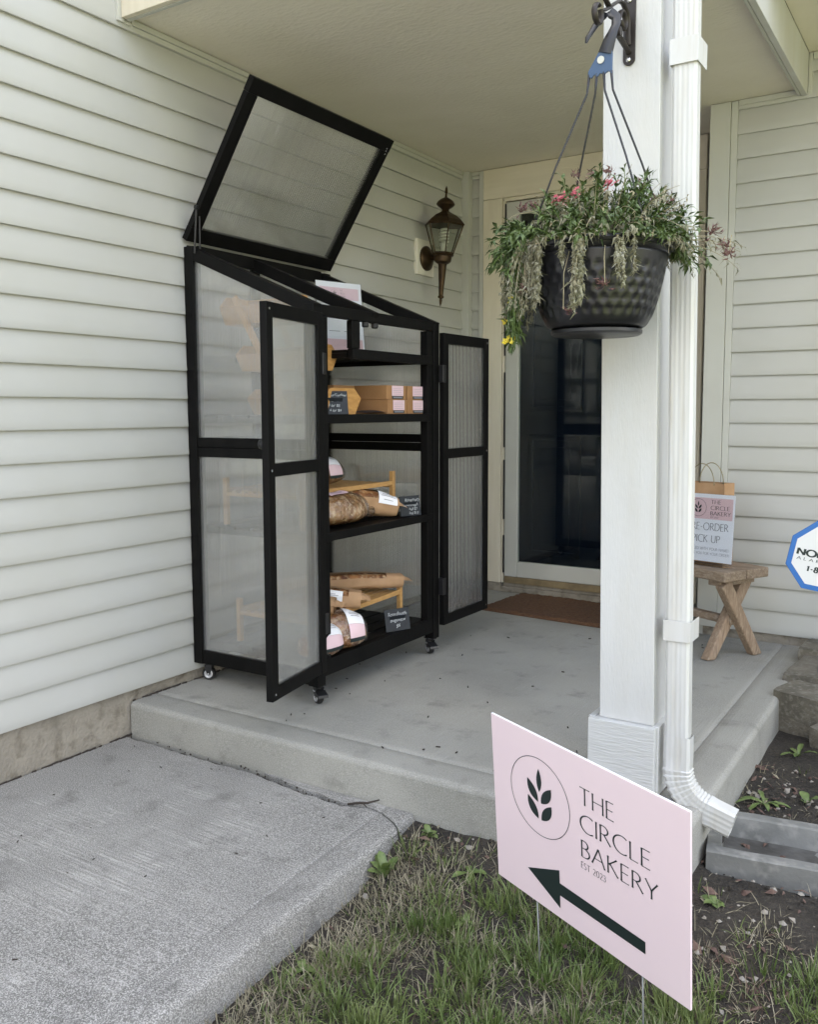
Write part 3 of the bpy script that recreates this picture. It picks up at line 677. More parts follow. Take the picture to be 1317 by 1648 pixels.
# inner stops beside the front posts
for py in (CY0 + pw + .001, CY1 - pw - .040): MB().box(CX1 - pw + .004, py, .13, CX1 - .006, py + .038, 1.328).build('stop_strip', 'black', cab, bevel=.001)
def slope_z(x): return 1.596 + (1.352 - 1.596) * (x - CX0) / (CX1 - CX0)
for nm, y in (('rafter', CY0 + pw / 2), ('rafter', CY1 - pw / 2), ('rafter', .475)):
    w_ = pw - .004
    a = Vector((CX0 + .006, y, slope_z(CX0) - .006)); b = Vector((CX1 - .004, y, slope_z(CX1) - .006))
    MB().bar(a, b, w_, .042).build(nm, 'black', cab, bevel=.0015)
for y in (CY0 + .004, CY1 - .026):     # side rails
    for z0, z1 in ((.072, .122), (.846, .8805), (.882, .916)):
        MB().box(CX0 + pw + .0005, y, z0, CX1 - pw - .0005, y + .022, z1).build('side_rail', 'black', cab, bevel=.0015)
MB().box(CX1 - .028, CY0 + pw + .0005, 1.3295, CX1 - .003, CY1 - pw - .0005, 1.367).build('front_rail', 'black', cab, bevel=.0015)
MB().box(CX0 + .002, CY0 + pw + .0005, 1.565, CX0 + .027, CY1 - pw - .0005, 1.612).build('back_rail', 'black', cab, bevel=.0015)
MB().box(CX0 + .002, CY0 + pw + .0005, .846, CX0 + .024, CY1 - pw - .0005, .916).build('back_rail', 'black', cab, bevel=.0015)
MB().box(CX0 + .002, CY0 + pw + .0005, .072, CX0 + .024, CY1 - pw - .0005, .122).build('back_rail', 'black', cab, bevel=.0015)
MB().box(CX0 + .003, .455, .9165, CX0 + .024, .495, 1.5645).build('back_stile', 'black', cab, bevel=.0015)
MB().box(CX1 - .030, .335, 1.232, CX1 - .006, .383, 1.329).build('front_stile', 'black', cab, bevel=.0015)
def shelf(z0, z1, y0, y1, nm='shelf', nsl=7):
    m = MB(); m.box(CX1 - .027, y0, z0, CX1 - .004, y1, z1)
    x0, x1 = CX0 + .03, CX1 - .030
    for i in range(nsl):
        a = x0 + (x1 - x0) * i / nsl; m.box(a + .004, y0 + .001, z1 - .014, a + (x1 - x0) / nsl - .004, y1 - .001, z1 - .003)
    m.box(x0, y0, z1 - .032, x1, y0 + .018, z1 - .0145); m.box(x0, y1 - .018, z1 - .032, x1, y1, z1 - .0145)
    return m.build(nm, 'black', cab, bevel=.001)
ya, yb = CY0 + pw + .0006, CY1 - pw - .0006
shelf(1.195, 1.231, .336, yb); shelf(.969, 1.0, ya, yb); shelf(.565, .594, ya, yb); shelf(.098, .155, ya, yb)
# clear panels
def side_panel(y):
    th = .004
    o = MB().prism([(CX0 + pw - .004, .917), (CX1 - pw + .004, .917), (CX1 - pw + .004, slope_z(CX1 - pw) - .02), (CX0 + pw - .004, slope_z(CX0 + pw) - .02)], (0, y + th, 0), (1, 0, 0), (0, 0, 1), th); o.build('clear_panel', 'poly', cab)
    MB().box(CX0 + pw - .004, y, .118, CX1 - pw + .004, y + th, .848).build('clear_panel', 'poly', cab)
side_panel(CY0 + .012); side_panel(CY1 - .018)
for y0, y1 in ((CY0 + pw - .004, .459), (.491, CY1 - pw + .004)): MB().box(CX0 + .010, y0, .913, CX0 + .014, y1, 1.568).build('clear_panel', 'poly', cab)
MB().box(CX0 + .010, CY0 + pw - .004, .118, CX0 + .014, CY1 - pw + .004, .849).build('clear_panel', 'poly', cab)
# doors
def cab_door(h, e, z0, z1, inner):
    """door leaf from hinge point h to free edge e (xy), facing side 'inner' (+1: towards +x)"""
    h = Vector((*h, 0)); e = Vector((*e, 0)); W = (e - h).length; d = (e - h).normalized(); n = Vector((d.y, -d.x, 0));
    if n.x < 0: n = -n
    fw, th = .036, .024
    mp = lambda m: mb_xf(m, lambda p: h + d * p.x + n * p.y + Vector((0, 0, p.z)))
    dr = mp(MB().box(0, -th / 2, z0, fw, th / 2, z1)).build('door', 'black', cab, bevel=.0015)
    sub = lambda m, nm, mt='black', bv=.0015: mp(m).build(nm, mt, dr, bevel=bv)
    sub(MB().box(W - fw, -th / 2, z0, W, th / 2, z1), 'stile')
    for a, b in ((z0, z0 + .042), (.815, .855), (z1 - .042, z1)): sub(MB().box(fw + .0005, -th / 2 + .001, a, W - fw - .0005, th / 2 - .001, b), 'rail')
    for a, b in ((z0 + .038, .818), (.852, z1 - .038)): sub(MB().box(fw - .006, -.002, a, W - fw + .006, .002, b), 'pane', 'poly', 0)
    for z in (z0 + .13, z1 - .2): sub(MB().box(-.013, -.008, z, .010, .0155, z + .07), 'hinge', 'blackm', .002)
    for z in (z0 + .02, .835, z1 - .02):
        mm = MB().lathe([(.004, 0), (.004, .0015), (0, .002)], 10, (0, 0, 0), axis=Matrix.Translation((W - .016, th / 2, z)) @ Matrix.Rotation(R(-90), 4, 'X'))
        sub(mm, 'screw', 'steel', 0)
    return dr
cab_door((.625, .122), (.688, -.228), .130, 1.333, 1)
cab_door((.618, .930), (.622, 1.316), .121, 1.326, 1)
# lid
A56 = R(56); hz = Vector((.026, 0, 1.628)); du = Vector((math.cos(A56), 0, math.sin(A56))); dn = Vector((math.sin(A56), 0, -math.cos(A56)))
LY0, LY1, LL = .104, .956, .605
mp = lambda m: mb_xf(m, lambda p: hz + du * p.x + Vector((0, p.y, 0)) + dn * p.z)
lid = mp(MB().box(0, LY0, -.013, .052, LY1, .013)).build('lid', 'black', cab, bevel=.002)
sub = lambda m, nm, mt='black', bv=.0015: mp(m).build(nm, mt, lid, bevel=bv)
sub(MB().box(LL - .052, LY0, -.013, LL, LY1, .013), 'lid_rail')
for y in (LY0, LY1 - .05): sub(MB().box(.0525, y, -.012, LL - .0525, y + .05, .012), 'lid_stile')
sub(MB().box(.046, LY0 + .045, -.002, LL - .046, LY1 - .045, .002), 'lid_pane', 'polylid', 0)
m = MB()
for q in (.035, .045, .058): m.box(LL - .006 - q, LY1 - .034 + q * .2, .0132, LL - .004 - q + .003, LY1 - .030 + q * .2, .0145)
sub(m, 'staples', 'rim', 0)
p0 = hz + du * .125 + Vector((0, LY0 - .004, 0))
MB().tube([p0, (.075, CY0 - .006, 1.575)], .0035, 8).build('lid_stay', 'blackm', cab)
MB().tube([hz + du * .10 + Vector((0, LY0 + .012, 0)) + dn * .014, (.085, CY0 + .012, 1.592)], .003, 8).build('lid_stay', 'blackm', cab)
m = MB().lathe([(.0, -.006), (.008, -.006), (.008, .006), (0, .006)], 12, axis=Matrix.Translation(tuple(p0)) @ Matrix.Rotation(R(90), 4, 'X')); m.build('lid_stay_knob', 'blackm', cab)
MB().lathe([(.010, 0), (.010, .010), (.017, .014), (.017, .026), (.012, .032), (0, .033)], 16, axis=Matrix.Translation((.388, CY0 + .004, .898)) @ Matrix.Rotation(R(90), 4, 'X')).build('turn_knob', 'blackm', cab, smooth=True)
for y in (.43, .49): MB().lathe([(.013, 0), (.013, -.014), (.010, -.018), (0, -.018)], 14, (CX1 - .016, y, 1.3292)).build('lid_magnet', 'blackm', cab)
# casters
for (x, y, ang, brake) in ((.052, .152, .5, 0), (.578, .150, -.5, 1), (.576, .905, -.6, 1), (.05, .905, .3, 0)):
    ax = Matrix.Translation((x, y, 0)) @ Matrix.Rotation(ang, 4, 'Z')
    cs = MB(); cs.v = []; cs.box(-.022, -.02, .0655, .022, .02, .0695); cs.lathe([(.014, .056), (.017, .066)], 14)
    for sgn in (-1, 1): cs.prism([(-.015, .06), (.017, .06), (.010, .034), (.005, .022), (-.004, .022), (-.009, .036)], (0, sgn * .0135 + .0015, 0), (1, 0, 0), (0, 0, 1), .003)
    if brake: cs.prism([(.012, .050), (.042, .040), (.044, .030), (.036, .028), (.016, .036)], (0, .0185, 0), (1, 0, 0), (0, 0, 1), .037)
    mb_xf(cs, lambda p: ax @ p); fk = cs.build('caster', 'blackm', cab, bevel=.001)
    wh = MB().lathe([(0, -.0115), (.016, -.0115), (.0165, -.009), (.0215, -.0105), (.0245, -.007), (.0252, 0), (.0245, .007), (.0215, .0105), (.0165, .009), (.016, .0115), (0, .0115)], 26, axis=ax @ Matrix.Translation((0, 0, .0253)) @ Matrix.Rotation(R(90), 4, 'X'))
    wh.build('wheel', 'rubber', fk, autosm=40)
    rm = MB()
    for sgn in (-1, 1): rm.lathe([(.0105, .0116 * sgn), (.0105, .0128 * sgn), (.0165, .0128 * sgn), (.0165, .0104 * sgn)], 22, axis=ax @ Matrix.Translation((0, 0, .0253)) @ Matrix.Rotation(R(90), 4, 'X')); rm.lathe([(0, .0172 * sgn), (.0035, .0165 * sgn), (.0035, .014 * sgn)], 12, axis=ax @ Matrix.Translation((0, 0, .0253)) @ Matrix.Rotation(R(90), 4, 'X'))
    if brake:
        for q in (-.004, .006): rm.lathe([(.003, -.0172), (.003, -.0182), (0, -.019)], 10, axis=ax @ Matrix.Translation((q, 0, .048)) @ Matrix.Rotation(R(90), 4, 'X')); rm.lathe([(.003, .0172), (.003, .0182), (0, .019)], 10, axis=ax @ Matrix.Translation((q, 0, .048)) @ Matrix.Rotation(R(90), 4, 'X'))
    rm.build('wheel_rim', 'rim', fk, smooth=True)

# ================================================================== GOODS ON THE SHELVES
def frame_to(p, face, tilt=0):
    """surface frame for a card standing at p: face = direction (xy) it looks to, tilt = leaning back"""
    f = Vector((face[0], face[1], 0)).normalized(); ex = Vector((-f.y, f.x, 0)); ey = Vector((0, 0, math.cos(tilt))) - f * math.sin(tilt); n = ex.cross(ey)
    return Vector(p), ex, ey, n
def slab_on(fr, x0, y0, x1, y1, d0, d1):
    o, ex, ey, n = fr; m = MB().box(x0, y0, d0, x1, y1, d1); return mb_xf(m, lambda p: o + ex * p.x + ey * p.y + n * p.z)
# brown bakery boxes with pink labels
def bake_box(p, lab, label):
    W, D, H = .137, .175, .0535
    t = thing('bakery_box', p, label, 'box', 'brown bakery boxes on the upper shelf')
    x, y, z = p       # front face at x, left edge y
    m = MB(); m.box(x - D, y, z, x, y + W, z + H); m.build('carton', 'kraft', t, bevel=.0012)
    MB().box(x - D + .0005, y + .0005, z + H - .0105, x + .0012, y + W - .0005, z + H + .0006).build('carton_lid', 'kraft', t, bevel=.0008)
    if lab:
        fr = (Vector((x + .0016, y, z)), Vector((0, 1, 0)), Vector((0, 0, 1)), Vector((1, 0, 0)))
        lb = slab_on(fr, .035, .0145, .115, H - .0005, 0, .0006).build('label', 'pinkl', t)
        m = MB()
        for k in range(4): m_ = slab_on(fr, .043, .021 + k * .0068, .107 - .006 * (k % 2), .0217 + k * .0068, .0008, .0010); m.add(m_.v, m_.f)
        m.build('print', 'grey', lb)
        lb2 = slab_on(fr, .037, .0035, .113, .0138, 0, .0005).build('strip', 'ink', t)
        slab_on(fr, .043, .0055, .107, .0115, .0006, .0009).build('strip_print', 'grey', lb2)
    return t
bake_box((.578, .592, 1.0), 1, 'brown box with pink label, lower left of the four labelled boxes')
bake_box((.574, .590, 1.0546), 1, 'brown box with pink label, upper left of the four labelled boxes')
bake_box((.578, .734, 1.0), 1, 'brown box with pink label, lower right of the four labelled boxes')
bake_box((.576, .736, 1.0546), 1, 'brown box with pink label, upper right of the four labelled boxes')
b5 = bake_box((.44, .44, 1.0), 0, 'plain brown box on the shelf behind the wooden tray and left of the labelled boxes')
bake_box((.43, .446, 1.0546), 0, 'plain brown box lying on top of another behind the wooden tray')
m = MB(); 
m.grid([(x, y, 1.003 + .012 * math.sin((y - .44) * 14) * (1 - abs(x - .52) / .06) + .002) for x in np.linspace(.47, .57, 6) for y in np.linspace(.45, .60, 12)], 6, 12); tag(m.build('bag', 'slate', smooth=True), 'flat black bag lying between the wooden tray and the boxes', 'bag')
# three tier wooden rack
rk = thing('tiered_rack', (.4, .28, 1.0), 'honey coloured wooden rack with three slanted trays on the upper left shelf', 'rack')
def rack_tray(x0, x1, y0, y1, z, h, parent):
    """open tray with six-sided section: sides flare then close in"""
    th = .009; sec = [(0, 0), (.0 + (y1 - y0), 0)]
    w_ = y1 - y0; m = MB()
    out = [(w_ * .16, 0), (w_ * .84, 0), (w_, h * .62), (w_ * .86, h)]; inn = [(w_ * .80, h * .97), (w_ * .92, h * .62), (w_ * .80, th), (w_ * .20, th), (w_ * .08, h * .62), (w_ * .14, h)]
    out = [(0, h * .62), (w_ * .16, 0), (w_ * .84, 0), (w_, h * .62), (w_ * .82, h)]
    inn = [(w_ * .77, h * .95), (w_ * .93, h * .60), (w_ * .80, th), (w_ * .20, th), (w_ * .07, h * .64)]
    m.prism(out + inn, (x0, y0, z), (0, 1, 0), (0, 0, 1), x1 - x0)
    o = m.build('tray', 'pine', parent, bevel=.001)
    for x in (x0 - .0085, x1 + .0005): MB().prism([(0, h * .62), (w_ * .16, 0), (w_ * .84, 0), (w_, h * .62), (w_ * .82, h), (w_ * .2, h)], (x, y0, z), (0, 1, 0), (0, 0, 1), .008).build('tray_end', 'pine', o, bevel=.001)
    return o
rack_tray(.235, .565, .20, .425, 1.0, .092, rk)
rack_tray(.215, .50, .165, .375, 1.156, .092, rk)
rack_tray(.155, .42, .15, .335, 1.322, .10, rk)
for y in (.158, .345):
    MB().bar((.215, y, 1.415), (.46, y, 1.002), .012, .024, (1, 0, .3)).build('upright', 'pine', rk, bevel=.001)
pc = slab_on(frame_to((.535, .27, 1.012), (.8, .25), .45), -.01, .0, .07, .085, 0, .001).build('price_card', 'white'); tag(pc, 'white paper card tucked into the lowest wooden tray', 'card')
m = MB()
for k in range(7):
    c = (random.uniform(.40, .52), random.uniform(.28, .36), 1.055 + random.uniform(0, .03)); m.lathe([(0, -.02), (.018, -.014), (.022, 0), (.014, .016), (0, .02)], 8, c)
ck = m.build('cookies', 'crust', smooth=True); tag(ck, 'small brown baked goods filling the lowest wooden tray', 'cookies', kind='stuff')
def chalk_card(p, face, w_, h, lines, label, tilt=.18, nm='chalk_card'):
    t = thing('chalkboard_sign', p, label, 'sign', 'small chalkboard price signs')
    fr = frame_to(p, face, tilt)
    slab_on(fr, -w_ / 2, 0, w_ / 2, h, -.0035, 0).build('board', 'slate', t, bevel=.0008)
    o, ex, ey, n = fr; chalk(lines, o + n * .0006, ex, ey, 'writing', t)
    b = slab_on(frame_to(Vector(p) - Vector((face[0], face[1], 0)).normalized() * .035, face, -.5), -w_ * .3, 0, w_ * .3, h * .8, 0, .003); b.build('easel_back', 'slate', t)
    return t
chalk_card((.588, .246, 1.0005), (.80, -.50), .105, .082, [('Cupcakes/Cookies', .0125, 0, .064), ('$2 ea', .014, 0, .045), ('3 for $5', .013, 0, .027), ('6 for $9', .013, .004, .010)], 'small black chalkboard price sign in front of the lowest wooden tray')
chalk_card((.574, .765, .5945), (.95, -.30), .105, .080, [('Rosemary', .019, .012, .058), ('Sourdough', .017, .002, .039), ('half $7', .015, .012, .022), ('loaf $13', .015, .014, .006)], 'small chalkboard sign lettered Rosemary at the right end of the middle shelf')
chalk_card((.592, .640, .1555), (.93, -.42), .112, .086, [('Sourdough', .020, 0, .060), ('Baguette', .020, 0, .037), ('$6', .019, 0, .014)], 'small chalkboard sign lettered Sourdough Baguette on the bottom shelf')

# bamboo risers
def riser(pts, z, leg_top, zb, label, x0=None):
    """pts: back-left, back-right, front-right, front-left xy"""
    t = thing('bamboo_riser', (sum(p[0] for p in pts) / 4, sum(p[1] for p in pts) / 4, zb), label, 'stand', 'bamboo risers')
    bl, br, frr, fl = [Vector((*p, 0)) for p in pts]
    up = Vector((0, 0, 1))
    for a, b in ((bl, br), (fl, frr)): MB().bar(a + up * z, b + up * z, .012, .018).build('edge_bar', 'bamboo', t, bevel=.001)
    nsl = 9
    for i in range(1, nsl): MB().bar(bl.lerp(fl, i / nsl) + up * (z - .002), br.lerp(frr, i / nsl) + up * (z - .002), .022, .007).build('slat', 'bamboo', t)
    for a, b in ((bl, fl), (br, frr)): MB().bar(a + up * (z - .012), b + up * (z - .012), .014, .012).build('end_bar', 'bamboo', t, bevel=.001)
    for p in (bl, br, frr, fl): MB().bar(p + up * zb, p + up * leg_top, .018, .018, (0, 1, 0)).build('leg', 'bamboo', t, bevel=.001)
    return t
riser([(.13, .185), (.13, .80), (.463, .795), (.485, .19)], .72, .768, .5945, 'bamboo riser holding a labelled loaf on the middle shelf')
riser([(.17, .20), (.19, .83), (.500, .79), (.535, .20)], .275, .318, .1555, 'bamboo riser holding paper bagged breads on the bottom shelf')

def loaf_surf(c, ang, L, Wd, H, t, a, seed, grow=0, bumpy=.05):
    """t -1..1 along the axis, a angle round the section (0 = +side, pi/2 = top)"""
    tt = max(-1, min(1, t)); pr_ = max(0, 1 - abs(tt) ** 2.6) ** .5
    nn = 1 + bumpy * mnoise.noise(Vector((tt * 2.2 + seed, math.cos(a) * 1.3, math.sin(a) * 1.3))) * 2
    s, cc = math.sin(a), math.cos(a)
    y = cc * abs(cc) ** (-.15) * (Wd * pr_ * nn + grow) if abs(cc) > 1e-6 else 0
    z = (s * (H * pr_ * nn + grow)) if s > 0 else s * (H * .55 * pr_ + grow * .2)
    x = tt * (L + grow)
    return Vector((c[0] + x * math.cos(ang) - y * math.sin(ang), c[1] + x * math.sin(ang) + y * math.cos(ang), c[2] + z))
def loaf(c, ang, L, Wd, H, label, cat='bread', crust='crust', seed=0, wrap=True, band=None, group='loaves of bread', face=1, tail=0):
    """c centre (z at the widest level); band: list of t centre, half width"""
    base = (c[0], c[1], c[2] - H * .55)
    t = thing('bread_loaf', base, label, cat, group)
    nt, na = 26, 24
    g = [loaf_surf(c, ang, L, Wd, H, -1 + 2 * i / (nt - 1), 2 * math.pi * j / na, seed) for i in range(nt) for j in range(na + 1)]
    m = MB().grid(g, nt, na + 1); m.build('crust', crust, t, smooth=True)
    if wrap:
        g = []
        for i in range(nt + 6):
            tt = -1 + 2 * i / (nt + 5)
            for j in range(na + 1):
                a = 2 * math.pi * j / na; g.append(loaf_surf(c, ang, L * 1.03, Wd, H, tt, a, seed, .004 + .0035 * abs(mnoise.noise(Vector((tt * 9, a * 2.2, seed)))), .05))
        m = MB().grid(g, nt + 6, na + 1)
        if tail:      # gathered end of the bag
            e = loaf_surf(c, ang, L * 1.03, Wd, H, tail, 0, seed); dx = Vector((math.cos(ang), math.sin(ang), 0)) * tail
            m.tube([e - dx * .012 + Vector((0, 0, .004)), e + dx * .01, e + dx * .022 - Vector((0, 0, .004)), e + dx * .045 - Vector((0, 0, .012))], [.03, .014, .008, .022], 12)
        m.build('clear_wrap', 'wrap', t, smooth=True)
    if band:
        for (tc, hw, segs) in band:
            a0 = segs[0][0]
            prv = None
            for (aa, ab, mtl, nm) in segs:
                g = []
                for i in range(7):
                    for j in range(9):
                        a = R(aa + (ab - aa) * j / 8); a = a if face > 0 else math.pi - a
                        g.append(loaf_surf(c, ang, L, Wd, H, tc - hw + 2 * hw * i / 6, a, seed, .0075))
                m = MB().grid(g, 7, 9)
                lo_ = m.build(nm, mtl, t, smooth=True)
                if nm == 'label':
                    q = MB()
                    for k, (f0, w0) in enumerate(((.22, .34), (.42, .6), (.50, .6), (.62, .5))):
                        a = R(aa + (ab - aa) * f0); a2 = R(aa + (ab - aa) * (f0 + .03)); 
                        if face < 0: a, a2 = math.pi - a, math.pi - a2
                        gg = [loaf_surf(c, ang, L, Wd, H, tc + (-w0 + 2 * w0 * i / 6) * hw, b_, seed, .0082) for i in range(7) for b_ in (a, a2)]; q.grid(gg, 7, 2)
                    q.build('label_print', 'grey', lo_)
    return t
BAND = [(95, 35, 'white', 'label'), (34.5, 2, 'pinkl', 'label_base'), (1.5, -14, 'ink', 'label_strip')]
a90 = R(90)
# middle shelf
loaf((.375, .40, .770), a90, .15, .066, .066, 'wrapped loaf with white and pink label on top of the middle bamboo riser', seed=2, band=[(.30, .28, BAND)], face=-1, crust='crust')
loaf((.505, .360, .640), R(86), .150, .074, .072, 'large pale wrapped loaf lying at the front of the middle shelf', seed=5, crust='crustl', tail=1, band=[(-.1, .3, [(95, 70, 'pinkl', 'label')])], face=-1)
# bottom shelf
loaf((.535, .325, .198), R(62), .108, .068, .086, 'dark wrapped loaf with white and pink label on the bottom shelf', seed=8, band=[(.40, .30, BAND)], face=-1)
loaf((.548, .195, .190), R(76), .085, .058, .074, 'half hidden wrapped loaf with label behind the left cabinet door on the bottom shelf', seed=11, band=[(.2, .6, BAND)], face=-1)

def paper_bag(axis_pts, rads, label, name='bread_bag', open_from=.25, seed=0, group='paper bagged breads', bread='crust', lab=None, flat=.8, fold=True):
    """paper sleeve lofted along points; a long slot shows the bread inside"""
    pts = [Vector(p) for p in axis_pts]; t = thing(name, (pts[1][0], pts[1][1], min(p.z - r for p, r in zip(pts, rads))), label, 'bread bag', group)
    def at(u):
        u = u * (len(pts) - 1); i = min(int(u), len(pts) - 2); f = u - i; return pts[i].lerp(pts[i + 1], f), rads[i] * (1 - f) + rads[i + 1] * f, (pts[i + 1] - pts[i]).normalized()
    def P(u, a, g=0):
        c, r, d = at(u); sx = d.cross(Vector((0, 0, 1))).normalized(); sy = sx.cross(d)
        k = 1 + .10 * mnoise.noise(Vector((u * 7 + seed, math.cos(a) * 1.8, math.sin(a) * 1.8)))
        ca, sa = math.cos(a), math.sin(a); q = (abs(ca) ** 3 + abs(sa) ** 3) ** (-1 / 3)
        return c + sx * (ca * q * (r * k + g)) + sy * (sa * q * (r * k + g) * flat)
    nu, na = 30, 28; g = [P(i / (nu - 1), 2 * math.pi * j / na) for i in range(nu) for j in range(na)]
    m = MB(); b = 0; m.v = [tuple(p) for p in g]
    for i in range(nu - 1):
        for j in range(na):
            a = 2 * math.pi * (j + .5) / na; u = (i + .5) / (nu - 1)
            slot = open_from < u < .86 and R(22) < a < R(82) and (u - open_from) > .04 + .1 * abs(a - R(52))
            if not slot: m.f.append((i * na + j, i * na + (j + 1) % na, (i + 1) * na + (j + 1) % na, (i + 1) * na + j)); m.m.append(0)
    m.build('paper_sleeve', 'paper', t, autosm=28)
    brd = [P(.08 + .80 * i / 19, 2 * math.pi * j / 20, -.006) for i in range(20) for j in range(21)]
    MB().grid(brd, 20, 21).build('bread', bread, t, smooth=True)
    if lab:
        u0, u1, a0, a1 = lab
        gg = [P(u0 + (u1 - u0) * i / 6, R(a0 + (a1 - a0) * j / 6), .003) for i in range(7) for j in range(7)]
        lo_ = MB().grid(gg, 7, 7).build('label', 'white', t, smooth=True)
        q = MB()
        for f0, w0 in ((.28, .25), (.55, .38), (.66, .30)):
            q.grid([P(u0 + (u1 - u0) * (.5 - w0 + 2 * w0 * i / 6), R(a0 + (a1 - a0) * (f0 + e)), .0036) for i in range(7) for e in (0, .04)], 7, 2)
        q.build('label_print', 'grey', lo_)
    if fold:
        c, r, d = at(1.0); sx = d.cross(Vector((0, 0, 1))).normalized(); up = Vector((0, 0, 1))
        gg = []
        for i in range(6):
            for j in range(9):
                f = -1 + j / 4; gg.append(c + d * (.0 + .034 * i / 5) + sx * (f * r * (1.0 + .25 * i / 5)) + up * (r * .75 * flat * (1 - .45 * i / 5) * math.sqrt(max(0, 1 - f * f * .8)) - .004 * i / 5 + .003 * math.sin(j * 2.1 + i)))
        MB().grid(gg, 6, 9).build('folded_end', 'paper', t, autosm=20)
    return t
paper_bag([(.38, .45, .648), (.42, .54, .664), (.47, .63, .654), (.53, .71, .634)], [.050, .070, .064, .046], 'paper bagged loaf with white label leaning on the pale loaf on the middle shelf', seed=1, lab=(.70, .97, 8, 70))
paper_bag([(.36, .50, .636), (.40, .60, .642), (.45, .69, .640), (.50, .765, .626)], [.036, .046, .044, .034], 'paper bagged loaf at the back right of the middle shelf beside its chalkboard', seed=4)
paper_bag([(.33, .30, .316), (.39, .345, .322), (.45, .39, .319), (.545, .455, .308)], [.040, .050, .049, .040], 'paper bagged bread with white label at the front of the bottom bamboo riser', seed=6, lab=(.42, .80, -8, 48))
paper_bag([(.34, .22, .315), (.40, .24, .320), (.47, .265, .318), (.54, .30, .312)], [.035, .045, .043, .034], 'paper bagged bread at the left end of the bottom bamboo riser', seed=16)
paper_bag([(.20, .36, .330), (.29, .50, .336), (.39, .66, .332), (.50, .80, .320)], [.034, .044, .042, .036], 'long baguette in a brown paper sleeve across the bottom bamboo riser', seed=9, open_from=.3)

# bakery notice in acrylic stand on the display shelf (machine readable squares left out)
nb = thing('counter_notice', (.37, .62, 1.2315), 'white and pink bakery notice in clear stand on the top shelf under the lid', 'sign')
fr = frame_to((.352, .618, 1.2325), (.95, -.30), .10); o, ex, ey, n = fr
slab_on(fr, -.108, .004, .108, .283, -.001, 0).build('sheet', 'white', nb)
m = slab_on(fr, -.11, .0, .11, .285, .0012, .003); m.build('acrylic_stand', 'acrylic', nb)
slab_on(fr, -.094, .216, .094, .262, .0002, .0006).build('pink_header', 'pinkl', nb)
slab_on(fr, -.098, .010, .100, .060, .0002, .0006).build('pink_footer', 'pink', nb)
m = wheat(MB(), (-.022, .239), .017, o + n * .0008, ex, ey); strokes(m, 'THE', .0065, o + ex * .002 + ey * .2475 + n * .0008, ex, ey); strokes(m, 'CIRCLE', .0065, o + ex * .002 + ey * .2365 + n * .0008, ex, ey); strokes(m, 'BAKERY', .0065, o + ex * .002 + ey * .2255 + n * .0008, ex, ey)
m.build('lettering', 'ink', nb)
m = MB()
for (x0, x1, y) in ((-.060, -.008, .090), (.012, .064, .090), (-.07, .07, .195), (-.055, .055, .185)): q = slab_on(fr, x0, y, x1, y + .0022, .0003, .0006); m.add(q.v, q.f)
m.build('print', 'grey', nb)

# ================================================================== WALL LANTERN
wl = thing('wall_lantern', (.07, 1.77, 1.79), 'antique brass carriage wall lantern with a spiral bulb on the siding near the corner', 'wall lamp')
MB().box(.006, 1.692, 1.705, .030, 1.858, 1.885).build('mount_block', 'block', wl, bevel=.005)
XR = Matrix.Rotation(R(90), 4, 'Y')
MB().lathe([(.062, 0), (.062, .008), (.055, .014), (.048, .016), (.030, .030), (.018, .034), (0, .036)], 32, (.030, 1.776, 1.792), axis=XR).build('back_plate', 'bronze', wl, smooth=False, autosm=30)
LX, LY = .135, 1.768
tilt = Matrix.Rotation(R(3.5), 4, 'Y')
TL_ = Matrix.Translation((LX, LY, 1.78)) @ tilt
MB().tube([(.05, 1.776, 1.792), (.09, 1.774, 1.790), (LX - .03, LY + .002, 1.782)], [.017, .012, .014], 14).build('arm', 'bronze', wl, smooth=True)
at = lambda m: mb_xf(m, lambda p: TL_ @ p)
at(MB().lathe([(.0, -.238), (.003, -.232), (.006, -.222), (.008, -.206), (.006, -.200), (.015, -.195), (.016, -.188), (.011, -.182), (.012, -.172), (.021, -.035), (.024, -.022)], 20)).build('tail', 'bronze', wl, autosm=40)
at(MB().lathe([(.018, -.028), (.030, -.024), (.042, -.014), (.045, .004), (.045, .012), (.052, .014), (.056, .022), (.050, .026), (0, .026)], 28)).build('cup', 'bronze', wl, autosm=35)
n6 = 6; rb, rt, zb_, zt = .055, .100, .027, .165
pt = lambda r, z, i: Vector((r * math.cos(R(60 * i + 12)), r * math.sin(R(60 * i + 12)), z))
for i in range(n6):
    a, b, c, d = pt(rb, zb_, i), pt(rb, zb_, i + 1), pt(rt, zt, i + 1), pt(rt, zt, i)
    at(MB().add([a, b, c, d], [(0, 1, 2, 3)])).build('glass_pane', 'lampglass', wl)
    at(MB().tube([a, d], .0034, 6)).build('glazing_bar', 'bronze', wl)
for rr_, zz_ in ((rt, zt), (rb, zb_)):
    m = MB()
    for i in range(n6): m.tube([pt(rr_, zz_, i), pt(rr_, zz_, i + 1)], .0038, 6)
    at(m).build('glazing_ring', 'bronze', wl)
at(MB().lathe([(.105, .163), (.107, .168), (.088, .190), (.060, .212), (.036, .224), (.022, .232), (.018, .243)], 6, a0=R(12))).build('cap', 'bronze', wl, bevel=.002)
at(MB().lathe([(.016, .238), (.022, .246), (.040, .258), (.047, .266), (.047, .270), (.040, .282), (.028, .292), (.012, .300), (.006, .304), (.005, .322), (.008, .326), (.006, .345), (.002, .356), (0, .358)], 24)).build('finial', 'bronze', wl, autosm=35)
m = MB(); m.lathe([(.014, .027), (.015, .060), (.019, .064), (.019, .078), (.016, .080)], 16)
hel = [Vector((.020 * math.cos(t * .55), .020 * math.sin(t * .55), .084 + t * .00135)) for t in range(0, 46)]; m.tube(hel, .0058, 8)
at(m).build('spiral_bulb', 'cfl', wl, smooth=True)

